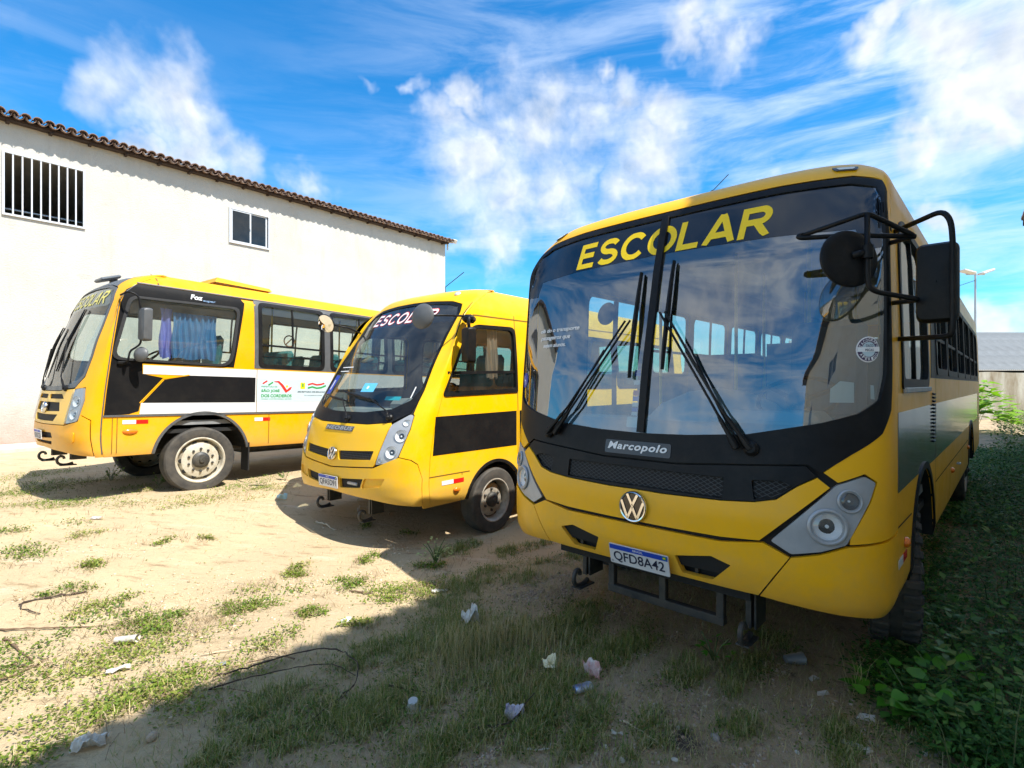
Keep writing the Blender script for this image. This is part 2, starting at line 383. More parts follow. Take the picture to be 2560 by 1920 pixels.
def frame_on(mp_, a, b, off=0.):
    e = 1e-3; p = mp_(np.array([a]), np.array([b]), off)[0]
    u = Vector(mp_(np.array([a + e]), np.array([b]), off)[0] - mp_(np.array([a - e]), np.array([b]), off)[0]).normalized()
    w = Vector(mp_(np.array([a]), np.array([b + e]), off)[0] - mp_(np.array([a]), np.array([b - e]), off)[0]).normalized()
    n = u.cross(w).normalized(); o2 = Vector(mp_(np.array([a]), np.array([b]), off + .01)[0] - p)
    if n.dot(o2) < 0: n = -n
    w = n.cross(u).normalized() if n.cross(u).dot(w) > 0 else u.cross(n).normalized()
    M = Matrix(((u.x, w.x, n.x, p[0]), (u.y, w.y, n.y, p[1]), (u.z, w.z, n.z, p[2]), (0, 0, 0, 1)))
    return M
def text2d(body, bold=0., shear=0., space=1.):
    c = bpy.data.curves.new('t', 'FONT'); c.body = body; c.size = 1; c.offset = bold; c.shear = shear; c.space_character = space; c.resolution_u = 4
    o = bpy.data.objects.new('t', c); COL.objects.link(o); dg = bpy.context.evaluated_depsgraph_get(); dg.update()
    me = bpy.data.meshes.new_from_object(o.evaluated_get(dg)); bpy.data.objects.remove(o); bpy.data.curves.remove(c)
    return me
def put_text(name, body, mp_, a0, a1, b0, b1, off, m, parent, bold=.0, shear=0., space=1., cut=.08):
    me = text2d(body, bold, shear, space); bm = bmesh.new(); bm.from_mesh(me); bpy.data.meshes.remove(me)
    xs = [v.co.x for v in bm.verts]; ys = [v.co.y for v in bm.verts]; x0, x1, y0, y1 = min(xs), max(xs), min(ys), max(ys)
    for v in bm.verts: v.co = Vector((a0 + (v.co.x - x0) / (x1 - x0) * (a1 - a0), b0 + (v.co.y - y0) / (y1 - y0) * (b1 - b0), 0))
    bmesh.ops.triangulate(bm, faces=bm.faces[:])
    k = a0 + cut
    while k < a1 - 1e-4:
        bmesh.ops.bisect_plane(bm, geom=bm.verts[:] + bm.edges[:] + bm.faces[:], plane_co=(k, 0, 0), plane_no=(1, 0, 0)); k += cut
    bm.verts.ensure_lookup_table()
    P = np.array([(v.co.x, v.co.y) for v in bm.verts]); A = mp_(P[:, 0], P[:, 1], off); F = [[v.index for v in f.verts] for f in bm.faces]; bm.free()
    o2 = mp_(P[:1, 0], P[:1, 1], off + .01)[0] - A[0]; f = F[0]; nn = np.cross(A[f[1]] - A[f[0]], A[f[2]] - A[f[0]])
    if np.dot(nn, o2) < 0: F = [q[::-1] for q in F]
    return mesh(name, A, F, m, parent)
def lattice(name, mp_, poly, m, parent, pitch=.022, w=.0035, off=-.02, ang=(30, -30)):
    V = []; F = []; o = np.array(poly); lo, hi = o.min(0), o.max(0); ctr = (lo + hi) / 2; L = np.linalg.norm(hi - lo) / 2
    for a in ang:
        d = np.array((math.cos(R(a)), math.sin(R(a)))); nn = np.array((-d[1], d[0]))
        for k in np.arange(-L, L, pitch):
            t = np.linspace(-L, L, int(2 * L / .02) + 2); P = ctr + nn * k + t[:, None] * d; ins = inpoly(P, poly)
            for i in range(len(t) - 1):
                if ins[i] and ins[i + 1]:
                    q = np.array([P[i] - nn * w / 2, P[i + 1] - nn * w / 2, P[i + 1] + nn * w / 2, P[i] + nn * w / 2]); n = len(V)
                    V += [tuple(p) for p in mp_(q[:, 0], q[:, 1], off)]; F.append((n, n + 1, n + 2, n + 3))
    return mesh(name, V, F, m, parent)
def smoothstep(a, b, x):
    t = np.clip((x - a) / (b - a), 0, 1); return t * t * (3 - 2 * t)
def gz(x, y):
    x = np.asarray(x, float); y = np.asarray(y, float); u = x * .79 - y * .61
    z = .29 * smoothstep(3.9, 8., -u)
    b = .012 * np.sin(2.1 * x + 1.3 * y) * np.sin(1.7 * y - .8 * x + 1) + .007 * np.sin(5.3 * x - 3.1 * y + 2) * np.sin(4.1 * y + 1.9 * x)
    return z + b
def gpt(x, y, dz=0.): return (x, y, float(gz(x, y)) + dz)
# bold block capitals drawn as strokes in a 0..1 box: (points, closed)
def arcp(cx, cy, rx, ry, a0, a1, n=14): return [(cx + rx * math.cos(R(a0 + (a1 - a0) * k / n)), cy + ry * math.sin(R(a0 + (a1 - a0) * k / n))) for k in range(n + 1)]
GLY = {'E': [[(.12, 0), (.12, 1)], [(.12, .09), (.92, .09)], [(.12, .91), (.88, .91)], [(.12, .52), (.82, .52)]], 'L': [[(.12, 0), (.12, 1)], [(.12, .09), (.92, .09)]],
       'O': [arcp(.5, .5, .40, .415, 0, 360, 30)], 'C': [arcp(.52, .5, .41, .415, 38, 322, 24)],
       'S': [arcp(.49, .705, .345, .205, 22, 262, 14) + arcp(.49, .295, .375, .21, 84, -156, 14)],
       'A': [[(.085, 0), (.5, 1.0)], [(.915, 0), (.5, 1.0)], [(.24, .29), (.76, .29)]], 'R': [[(.12, 0), (.12, 1)], [(.12, .91), (.55, .91)] + arcp(.58, .705, .25, .205, 90, -90, 10) + [(.12, .50)], [(.50, .50), (.88, 0)]]}
ADV = {'E': .72, 'S': .76, 'C': .82, 'O': .88, 'L': .66, 'A': .84, 'R': .80}
def block_text(name, word, mp_, a0, a1, b0, b1, off, m, parent, wt=.19, shear=.2, gap=.10, grow=0.):
    tot = sum(ADV[c] for c in word) + gap * (len(word) - 1); k = (a1 - a0 - shear * (b1 - b0)) / tot; h = b1 - b0; x = a0
    for c in word:
        w = ADV[c] * k; V = []; F = []
        for j, P in enumerate(GLY[c]):
            closed = P[0] == P[-1] or (abs(P[0][0] - P[-1][0]) < 1e-6 and abs(P[0][1] - P[-1][1]) < 1e-6); Q = [np.array((p[0] * w, p[1] * h)) for p in P]
            # dense
            D_ = []
            for i in range(len(Q) - 1):
                nseg = max(1, int(np.linalg.norm(Q[i + 1] - Q[i]) / .04)); D_ += [Q[i] + (Q[i + 1] - Q[i]) * t / nseg for t in range(nseg)]
            D_.append(Q[-1]); L_ = []; n = len(V); half = wt * h / 2 + grow
            for i, p in enumerate(D_):
                d = D_[(i + 1) % len(D_) if not closed else (i + 1 if i + 1 < len(D_) else 1)] - p if i < len(D_) - 1 or closed else p - D_[i - 1]
                e = p - D_[i - 1] if i > 0 else (p - D_[-2] if closed else d)
                t = d / np.linalg.norm(d) + e / max(1e-9, np.linalg.norm(e)); t /= np.linalg.norm(t); nn = np.array((-t[1], t[0])) * half
                pp = p.copy()
                if grow and not closed and i in (0, len(D_) - 1): pp = p + t * grow * (-1 if i == 0 else 1)
                V += [pp + nn, pp - nn]
            F += [(n + 2 * i, n + 2 * i + 1, n + 2 * i + 3, n + 2 * i + 2) for i in range(len(D_) - 1)]
            if j < len(GLY[c]) : V_off = None
        P2 = np.array(V); P2[:, 1] = np.clip(P2[:, 1], -grow, h + grow); P2[:, 0] = x + P2[:, 0] + P2[:, 1] * shear; P2[:, 1] += b0; st_ = np.zeros(len(P2)); n = 0
        for j, P in enumerate(GLY[c]): pass
        A_ = mp_(P2[:, 0], P2[:, 1], off)
        mesh(name, A_, F, m, parent); x += w + gap * k
# ------------------------------------------------------------------ buses
class Bus:
    def __init__(s, label, loc, al, W, D, n, L, prof, yo, mix, paint, rx=0.):
        s.root = empty('school_bus', loc, R(-al), rx); tag(s.root, label, 'bus', 'school buses parked in a row')
        t = np.linspace(0, math.pi / 2, 300); x = W * np.sin(t) ** (2 / n); y = yo - D * np.cos(t) ** (2 / n)
        ss = np.concatenate([[0], np.cumsum(np.hypot(np.diff(x), np.diff(y)))])
        s.S, s.X, s.Y, s.sc, s.W, s.yo, s.L, s.mix, s.paint = ss, x, y, ss[-1], W, yo, L, mix, paint
        tx = np.gradient(x, ss); ty = np.gradient(y, ss); l = np.hypot(tx, ty); s.NX = ty / l; s.NY = -tx / l
        p = np.array(prof); v = np.arange(p[0, 0], p[-1, 0] + .001, .005); q = [np.interp(v, p[:, 0], p[:, k]) for k in (1, 2)]
        def sm(a):
            k = 9; b = np.pad(a, k, mode='reflect', reflect_type='odd'); return np.convolve(b, np.ones(2 * k + 1) / (2 * k + 1), 'valid')
        s.v = v; s.mixv = mix + (.92 - mix) * smoothstep(p[-1, 0] - .50, p[-1, 0] + .02, v); s.fi = sm(q[0]); s.si = np.maximum(0, sm(q[1])); s.v0, s.v1 = p[0, 0], p[-1, 0]
    def F(s, q, v, off=0.):
        q = np.asarray(q, float); v = np.asarray(v, float); a = np.abs(q); sg = np.where(q < 0, -1., 1.)
        x = np.interp(a, s.S, s.X); y = np.interp(a, s.S, s.Y); nx = np.interp(a, s.S, s.NX); ny = np.interp(a, s.S, s.NY)
        fi = np.interp(v, s.v, s.fi); si = np.interp(v, s.v, s.si)
        return np.stack([(x - nx * si + nx * off) * sg, y + fi * ((mx := np.interp(v, s.v, s.mixv)) + (1 - mx) * (-ny)) + ny * off, v + 0 * x], -1)
    def seam(s, v): return s.yo + float(np.interp(v, s.v, s.mixv) * np.interp(v, s.v, s.fi))
    def side(s, sg=1):
        def f(y, v, off=0.):
            y = np.asarray(y, float); v = np.asarray(v, float); return np.stack([sg * (s.W - np.interp(v, s.v, s.si) + off), y, v + 0 * y], -1)
        return f
    def shell(s, front_hole, side_holes, zb, arches, liner=INT):
        """side panels, roof, rear, dark liner behind the joints; every window an opening"""
        r = s.root; vv = np.linspace(zb, s.v1, 26)
        for sg in (1, -1):
            m = s.side(sg); lead = [(s.seam(v) + .004, v) for v in vv]
            low = []
            for (ya, rad, za) in sorted(arches, reverse=True):
                h = math.acos(max(-1, min(1, (zb - za) / rad)))
                low += [(ya + rad * math.sin(a), za + rad * math.cos(a)) for a in np.linspace(h, -h, 17)]
            out = [(s.L, zb)] + low + lead + [(s.L, s.v1)]
            panel('body_side', m, out, s.paint, r, side_holes[sg], 0., .03, .13)
            panel('inner_lining', m, [(s.L - .02, zb + .5)] + [(s.seam(v) - .0, v) for v in vv if v > zb + .5] + [(s.L - .02, s.v1)], liner, r, side_holes[sg], -.035, 0, .2)
        fl = [(-s.sc, zb + .1), (s.sc, zb + .1), (s.sc, s.v1 - .03), (-s.sc, s.v1 - .03)]
        panel('joint_backing', s.F, fl, SEAM, r, [front_hole], -.024, 0, .05)
        # roof
        q = np.linspace(-s.sc, s.sc, 60); rim = [tuple(p[:2]) for p in s.F(q, np.full(60, s.v1))]
        xr = rim[-1][0]; ymin = min(p[1] for p in rim)
        rim = rim + [(xr, s.L), (-xr, s.L)]
        def rf(x, y, off=0.):
            x = np.asarray(x, float); y = np.asarray(y, float)
            return np.stack([x, y, s.v1 + off + .05 * np.clip(1 - (x / xr) ** 2, 0, 1) ** .8 * smoothstep(0, .9, y - ymin)], -1)
        panel('roof', rf, rim, s.paint, r, (), -.001, .02, .22); s.rf = rf
        g = G(); g.box((0, s.L / 2 + .5, s.v1 - .13), (2 * xr + .25, s.L - 1.2, .03)); g.obj('ceiling', CEIL, r)
        # rear
        vz = np.linspace(zb, s.v1, 24); h = [(float(s.W - np.interp(v, s.v, s.si)), v) for v in vz]
        out = h + [(-a, b) for a, b in reversed(h)]
        panel('rear_panel', lambda x, z, off=0.: np.stack([x, s.L + off + 0 * x, z], -1), out, s.paint, r, [rect(-.8, .8, 1.6, s.v1 - .4)], 0, .03, .3)
        panel('rear_window', lambda x, z, off=0.: np.stack([x, s.L + off + 0 * x, z], -1), rect(-.8, .8, 1.6, s.v1 - .4), WING, r, (), -.01, 0, .4)
    def interior(s, zf, rows, seatm, ys=1.9, pitch=.78, poles=True):
        r = s.root; W = s.W
        g = G(); g.box((0, s.L / 2 + .25, zf), (2 * W - .1, s.L - .6, .06)); g.obj('floor', INT, r); k_ = s.Y[0]; g = G(); g.box((0, (k_ + .12 + .6) / 2, zf - .01), (W * 1.25, .6 - k_ - .12, .04)); g.box((0, .36, zf - .05), (2 * W - .25, .5, .03)); g.box((0, k_ + .16, zf + .16), (W * 1.2, .03, .36)); g.obj('sun_blocking_firewall', INT, r)  # front floor and bulkhead added to stop sunlight leaking below the dash
        c = G(); c.box((0, 0, .42), (.84, .42, .12), bev=.04); cm = mesh('cushion', c.V, c.F, seatm, data=True)
        b = G(); b.box((0, .25, .78), (.84, .11, .62), Matrix.Rotation(-.14, 4, 'X'), .05); b.box((0, .33, 1.02), (.50, .03, .03)); bmm = mesh('backrest', b.V, b.F, seatm, data=True)
        for k in range(rows):
            for x in (-W + .55, W - .55):
                o = inst('seat', cm, r, (x, ys + k * pitch, zf + .02)); inst('backrest', bmm, o)
        if poles:
            for k in range(4):
                for x in (-.28, .28):
                    p = G(); p.tube([(x, ys + .3 + k * pitch * 2, zf), (x, ys + .3 + k * pitch * 2, s.v1 - .14)], .016, 8); p.obj('grab_pole', POLE, r, True)
    def lamp(s, parent, mp_, a, b, rad, depth=.045, name='headlight', refl=None):
        depth *= .6; M = frame_on(mp_, a, b, 0.); n = 28
        g = G(); g.lathe([(rad * 1.06, .001), (rad * 1.05, .006), (rad * .97, .006), (rad * .95, -.004)], M, n); o = g.obj(name, GREYP, parent, True, 40)
        g = G(); g.lathe([(rad * .97, -.002), (rad * .86, -depth * .45), (rad * .55, -depth * .85), (rad * .25, -depth), (.0001, -depth)], M, 16); g.obj('reflector', refl or RFL, parent)
        g = G()
        g.lathe([(rad * .13, -depth * .95), (rad * .13, -depth * .5), (rad * .08, -depth * .4), (.0001, -depth * .38)], M, 12)
        g.obj('bulb_shield', RFL, parent, True, 40)
        g = G(); g.lathe([(rad * .98, .003), (rad * .8, .009), (rad * .4, .013), (.0001, .014)], M, n); g.obj('lens', LENS, parent, True)
        return o
    def wheel(s, x, y, z, rad, rim, wid, sg=1, steer=0., m=STEEL, nuts=10, holes=10, dish=.02, lugs=0, hubr=.09, name='wheel'):
        e = bpy.data.objects.new(name, None); e.empty_display_size = .1; e.location = (x, y, z); e.rotation_euler = (0, 0, steer); link(e, s.root)
        M = Matrix.Rotation(R(90) * sg, 4, 'Y')
        w = wid / 2; g = G()
        g.lathe([(rim, -w * .8), (rim * 1.06, -w * .95), (rad * .80, -w), (rad * .94, -w * .97), (rad * .985, -w * .84), (rad, -w * .6), (rad, w * .6), (rad * .985, w * .84), (rad * .94, w * .97), (rad * .88, w * .985), (rad * .80, w), (rim * 1.12, w * .97), (rim * 1.04, w * .92), (rim, w * .8)], M, 56)
        if lugs:
            for k in range(lugs):
                for rw in (-1, 1):
                    a = 2 * math.pi * (k + .25 * rw) / lugs; Mr = M @ Matrix.Rotation(a, 4, 'Z')
                    bx = G(); bx.box((rad * 1.0, 0, rw * w * .60), (.036, 2 * math.pi * rad / lugs * .55, w * .72), bev=.006); g.add([Mr @ Vector(v) for v in bx.V], bx.F)
                    bx = G(); bx.box((rad * .955, 0, rw * w * .97), (.05, 2 * math.pi * rad / lugs * .5, .02), bev=.004); g.add([Mr @ Vector(v) for v in bx.V], bx.F)
        else:
            for k in range(4):
                h = w * (-.45 + .3 * k)
                g.lathe([(rad * 1.004, h - .02), (rad * 1.006, h), (rad * 1.004, h + .02)], M, 56)
        g.obj('tyre', TYRE, e, True, 35)
        g = G(); d = w * .62 + dish
        g.lathe([(rim * 1.045, w * .90), (rim * 1.05, w * .96), (rim * 1.0, w * .985), (rim * .955, w * .90), (rim * .93, w * .55), (rim * .86, w * .30 if dish >= 0 else -w * .1), (rim * .78, d - .015), (rim * .62, d), (rim * .40, d), (rim * .36, d)], M, 48)
        g.lathe([(rim * .93, w * .55), (rim * .93, -w * .8)], M, 48)
        g.obj('rim', m, e, True, 30)
        g = G(); g.lathe([(rim * .37, d - .01), (rim * .36, d + .03), (hubr, d + .05), (hubr * .8, d + .055), (.035, d + .056), (.03, d + .075), (.0001, d + .075)], M, 28); g.obj('hub', DARKM, e, True, 30)
        nm = G(); nm.lathe([(.017, d - .002), (.017, d + .016), (.010, d + .024), (.0001, d + .025)], M @ Matrix.Translation((rim * .52, 0, 0)), 6); nd = mesh('wheel_nut', nm.V, nm.F, DARKM, data=True)
        for k in range(nuts): inst('wheel_nut', nd, e, rot=(2 * math.pi * k / nuts * sg, 0, 0))
        hm = G(); rr = rim * .10; hm.lathe([(.0001, .003), (rr * .8, .003), (rr, .0)], M @ Matrix.Translation((rim * .80, 0, d - .022)) @ Matrix.Rotation(.35, 4, 'Y'), 14); hd = mesh('vent_hole', hm.V, hm.F, SEAM, data=True)
        for k in range(holes): inst('vent_hole', hd, e, rot=(2 * math.pi * (k + .5) / holes * sg, 0, 0))
        return e
    def arch_trim(s, ya, rad, za, zb, m, wid=.05, inner=True):
        h = math.acos(max(-1, min(1, (zb - za) / rad)))
        a = np.linspace(-h, h, 25); o_ = [(ya + (rad + wid) * math.sin(t), za + (rad + wid) * math.cos(t)) for t in a]; i_ = [(ya + rad * math.sin(t), za + rad * math.cos(t)) for t in a]
        for sg in (1, -1):
            panel('arch_trim', s.side(sg), o_ + i_[::-1], m, s.root, (), .012, .03, .1)
            if inner:   # wheel well
                g = G(); V = []
                for t in a:
                    for x in (s.W - .004, s.W - .62): V.append((sg * x, ya + (rad - .004) * math.sin(t), za + (rad - .004) * math.cos(t)))
                n = len(a); g.add(V, [(2 * i, 2 * i + 2, 2 * i + 3, 2 * i + 1) for i in range(n - 1)]); c0 = len(V); V += [(sg * (s.W - .62), ya, zb)]; g = G(); g.add(V, [(2 * i, 2 * i + 2, 2 * i + 3, 2 * i + 1) for i in range(n - 1)] + [(2 * i + 1, 2 * i + 3, c0) for i in range(n - 1)]); g.obj('wheel_well', SEAM, s.root)
    def window(s, sg, poly, m=WING, slide=True, fr=BLK, bars=(), name='side_window', w=.035):
        """frame ring + pane (+ slider rails) in an opening"""
        mp_ = s.side(sg); c = np.mean(poly, 0); P = np.array(poly); lo, hi = P.min(0), P.max(0)
        inn = [tuple(c + (np.array(p) - c) * (1 - np.array((w, w)) / np.maximum(.05, (hi - lo) / 2))) for p in poly]
        oo = [tuple(c + (np.array(p) - c) * (1 + np.array((.02, .02)) / ((hi - lo) / 2))) for p in poly]
        f = panel(name, mp_, oo, fr, s.root, [inn], .010, .035, .12)
        panel('pane', mp_, oo, m, f, (), -.012, 0, .3)
        for (a0, b0, a1, b1, ww) in bars:
            d = np.array((a1 - a0, b1 - b0)); l = np.linalg.norm(d); nn = np.array((-d[1], d[0])) / l * ww / 2
            panel('rail', mp_, [tuple(np.array((a0, b0)) - nn), tuple(np.array((a1, b1)) - nn), tuple(np.array((a1, b1)) + nn), tuple(np.array((a0, b0)) + nn)], fr, f, (), .0, .02, .2)
        return f
    def disc(s, name, mp_, a, b, rad, off, m, parent, n=32):
        return panel(name, mp_, circ(a, b, rad, n), m, parent, (), off, .002, .05)
    def wiper(s, pts_arm, blade, rods=1, sp=.02):
        """pts in (s, v, off); arm tube(s) and a blade bar"""
        P3 = lambda q: Vector(s.F(np.array([q[0]]), np.array([q[1]]), q[2])[0])
        e = G(); b0, b1 = blade; n = 9
        bl = [P3((b0[0] + (b1[0] - b0[0]) * t, b0[1] + (b1[1] - b0[1]) * t, .03)) for t in np.linspace(0, 1, n)]
        e.tube(bl, [.007, .011, .014, .016, .018, .016, .014, .011, .007], 6)
        bl2 = [P3((b0[0] + (b1[0] - b0[0]) * t, b0[1] + (b1[1] - b0[1]) * t, .012)) for t in np.linspace(0, 1, n)]; e.tube(bl2, .007, 5)
        o = e.obj('wiper', BLK, s.root)
        for k in range(rods):
            g = G(); q = [P3((p[0] + (k * sp if i == 0 else k * sp * .5), p[1], p[2])) for i, p in enumerate(pts_arm)]
            path = [];
            for i in range(len(q) - 1):
                for t in np.linspace(0, 1, 6, endpoint=False): path.append(q[i].lerp(q[i + 1], t))
            path.append(q[-1]); L_ = len(path); g.tube(path, [.02 if i < 2 else (.013 if i < L_ * .35 else .0075) for i in range(L_)], 7); g.obj('wiper_arm', BLK, o, True, 50)
        a = P3((pts_arm[0][0] + (rods - 1) * sp / 2, pts_arm[0][1], .012)); g = G(); M = frame_on(s.F, pts_arm[0][0], pts_arm[0][1], .0); g.lathe([(.04, .0), (.04, .02), (.025, .035), (.0001, .036)], M, 14); g.obj('wiper_pivot', BLK, o, True, 40)
        return o
    def badge(s, a, b, rad, off=.012):
        M = frame_on(s.F, a, b, off); g = G(); g.lathe([(rad, -.02), (rad, .006), (rad * .97, .012), (.0001, .012)], M, 36); o = g.obj('round_badge', GLB, s.root, True, 30)
        g = G(); g.lathe([(rad * 1.02, -.005), (rad * 1.02, .014), (rad * .96, .020), (rad * .88, .018), (rad * .86, .010)], M, 40); g.obj('badge_ring', CHR, o, True, 50)
        def stroke(P, w):
            g = G()
            for (x0, y0), (x1, y1) in zip(P[:-1], P[1:]):
                d = Vector((x1 - x0, y1 - y0)); n = Vector((-d.y, d.x)).normalized() * w / 2; e_ = d.normalized() * w * .25
                q = [Vector((x0, y0)) - n - e_, Vector((x1, y1)) - n + e_, Vector((x1, y1)) + n + e_, Vector((x0, y0)) + n - e_]
                V = [M @ Vector((p.x * rad, p.y * rad, z)) for z in (.011, .019) for p in q]; g.add(V, [(0, 1, 2, 3), (4, 5, 6, 7), (0, 1, 5, 4), (1, 2, 6, 5), (2, 3, 7, 6), (3, 0, 4, 7)])
            g.obj('badge_letter', CHR, o)
        stroke([(-.36, .80), (0, .10), (.36, .80)], .17)
        stroke([(-.80, .34), (-.36, -.76), (0, -.02), (.36, -.76), (.80, .34)], .17)
        return o
    def plate(s, a, b, txt, w=.40, h=.13, off=.03, ry=0.):
        M = frame_on(s.F, a, b, off); o_ = M.to_translation(); u = M.to_3x3().col[0]; z = M.to_3x3().col[1]; n = M.to_3x3().col[2]
        mp_ = lambda x, y, f=0.: np.stack([o_[i] + u[i] * np.asarray(x, float) + z[i] * np.asarray(y, float) + n[i] * f for i in range(3)], -1)
        o = panel('licence_plate', mp_, rnd(rect(-w / 2, w / 2, -h / 2, h / 2), .008), WHITE, s.root, (), 0, .006, .2)
        panel('plate_band', mp_, rect(-w / 2 + .004, w / 2 - .004, h * .24, h / 2 - .004), BLUE, o, (), .0012, 0, .2)
        put_text('plate_number', txt, mp_, -w * .43, w * .43, -h * .40, h * .16, .0016, LETB, o, .012)
        put_text('plate_country', 'BRASIL', mp_, -w * .08, w * .09, h * .31, h * .42, .002, LETW, o, .0)
        put_text('plate_code', 'BR', mp_, -w * .475, -w * .44, -h * .42, -h * .33, .0016, LETB, o)
        panel('plate_flag', mp_, rect(w * .41, w * .47, h * .30, h * .44), LETG, o, (), .002, 0, .1)
        panel('plate_flag_diamond', mp_, [(w * .415, h * .37), (w * .44, h * .33), (w * .465, h * .37), (w * .44, h * .41)], LETY, o, (), .003, 0, .1)
        return o
    def reflector(s, y0, y1, z, h=.045):
        mp_ = s.side(1); m_ = y0 + (y1 - y0) * .52
        o = panel('reflective_strip', mp_, rect(y0, m_, z - h / 2, z + h / 2), SILR, s.root, (), .004, .003, .2); panel('red_section', mp_, rect(m_, y1, z - h / 2, z + h / 2), REDR, o, (), .0042, .003, .2)
    def marker(s, y, z, w=.085, h=.03, sg=1):
        M = frame_on(s.side(sg), y, z, .002); g = G(); n = 14
        V = []; F = []
        for i, (rr, hh) in enumerate(((1, 0), (.92, .012), (.6, .022), (.001, .025))):
            V += [M @ Vector((w / 2 * rr * math.cos(2 * math.pi * k / n), h * rr * math.sin(2 * math.pi * k / n), hh)) for k in range(n)]
        for i in range(3): F += [(i * n + k, i * n + (k + 1) % n, (i + 1) * n + (k + 1) % n, (i + 1) * n + k) for k in range(n)]
        g.add(V, F); g.obj('side_marker_lamp', AMB, s.root, True)
    def chassis(s, zc, y0, y1):
        g = G()
        for x in (-.42, .42): g.box((x, (y0 + y1) / 2, zc), (.09, y1 - y0, .22))
        for y in np.arange(y0 + .3, y1, 1.1): g.box((0, y, zc), (.8, .1, .14))
        g.box((0, (y0 + y1) / 2 - 1, zc - .05), (.55, 1.4, .35), bev=.05)
        g.obj('chassis', DARKM, s.root)
        g = G(); g.box((0, (y0 + y1) / 2, zc + .24), (2 * s.W - .1, y1 - y0, .05)); g.obj('underfloor', SEAM, s.root)
def disc_mirror(parent, c, n, rad, m=BLK, name='round_mirror', depth=.05):
    q = Vector(n).to_track_quat('Z', 'Y').to_matrix().to_4x4(); M = Matrix.Translation(c) @ q
    g = G(); g.lathe([(rad * .97, -.012), (rad, -.004), (rad, .006), (rad * .96, .012), (rad * .75, depth * .55), (rad * .4, depth * .9), (.0001, depth)], M, 32); o = g.obj(name, m, parent, True, 40)
    g = G(); g.lathe([(rad * .95, -.010), (rad * .6, -.022), (.0001, -.03)], M, 28); g.obj('mirror_glass', mat('mirror_glass', (.8, .82, .84), .02, metal=1.), parent if parent.parent else o, True)
    return o
def box_mirror(parent, c, d, rz=0., m=BLK, name='wing_mirror'):
    g = G(); x, z = d[0] / 2, d[2] / 2
    P = rnd(rect(-x, x, -z, z), min(x, z) * .45, 5); n = len(P); V = []; F = []
    Rm = Matrix.Rotation(rz, 3, 'Z')
    for (k, yy) in ((.97, d[1] / 2), (1, d[1] * .2), (.98, -d[1] * .25), (.90, -d[1] * .45), (.6, -d[1] * .5), (.02, -d[1] * .52)):
        V += [Vector(c) + Rm @ Vector((p[0] * k, yy, p[1] * (k if k > .9 else k * 1.02))) for p in P]
    for i in range(5): F += [(i * n + k, i * n + (k + 1) % n, (i + 1) * n + (k + 1) % n, (i + 1) * n + k) for k in range(n)]
    g.add(V, F); o = g.obj(name, m, parent, True, 35)
    g = G(); V = [Vector(c) + Rm @ Vector((p[0] * .94, d[1] / 2 - .004, p[1] * .96)) for p in P]; g.add(V, [tuple(range(n))]); g.obj('mirror_glass', mat('mirror_glass', (.8, .82, .84), .02, metal=1.), parent if parent.parent else o)
    return o
def tow_hook(parent, x, y, ztop, zbot, hook=1.):
    """drop bracket plate with a curled hook at its foot"""
    g = G(); g.box((x, y + .06, (ztop + zbot) / 2 + .04), (.03, .09, ztop - zbot - .06)); g.box((x + .035, y + .10, (ztop + zbot) / 2 + .04), (.012, .16, ztop - zbot - .06))
    P = [(x, y + .05, zbot + .03), (x, y, zbot + .012), (x, y - .06, zbot + .01), (x, y - .105, zbot + .035), (x, y - .115, zbot + .085), (x, y - .085, zbot + .125), (x, y - .045, zbot + .115), (x, y - .04, zbot + .085)]
    g.tube(bent(P, .03, 3), .016, 8); g.box((x, y, zbot + .004), (.075, .17, .012), bev=.004)
    return g.obj('tow_hook', DARKM, parent, True, 35)
def curtain(parent, sg, y0, y1, z0, z1, x, m, folds=7, amp=.03):
    n = folds * 10; V = []; F = []
    for j, z in enumerate(np.linspace(z1, z0, 8)):
        for i in range(n + 1):
            t = i / n; a = amp * (.5 + .5 * j / 7) * math.sin(t * folds * 2 * math.pi + .5 * math.sin(j * .9 + t * 5)); V.append((x + sg * (a - .05), y0 + (y1 - y0) * t + .012 * math.sin(j + t * 9), z + .012 * math.sin(t * 11) * (j == 7)))
    F = [(j * (n + 1) + i, j * (n + 1) + i + 1, (j + 1) * (n + 1) + i + 1, (j + 1) * (n + 1) + i) for j in range(7) for i in range(n)]
    return mesh('curtain', V, F, m, parent, True)
def steering(parent, c, rad=.23, tilt=35):
    M = Matrix.Translation(c) @ Matrix.Rotation(R(tilt), 4, 'X'); g = G(); n = 28; P = [M @ Vector((rad * math.cos(2 * math.pi * k / n), rad * math.sin(2 * math.pi * k / n), 0)) for k in range(n + 1)]; g.tube(P, .014, 8)
    for k in range(3):
        a = 2 * math.pi * k / 3 + .5; g.tube([M @ Vector((0, 0, -.03)), M @ Vector((rad * math.cos(a), rad * math.sin(a), 0))], .016, 6)
    g.lathe([(.07, -.05), (.07, 0), (.05, .015), (.0001, .02)], M, 16); g.tube([M @ Vector((0, 0, 0)), M @ Vector((0, 0, -.6))], .03, 8); g.obj('steering_wheel', BLK, parent, True, 40)

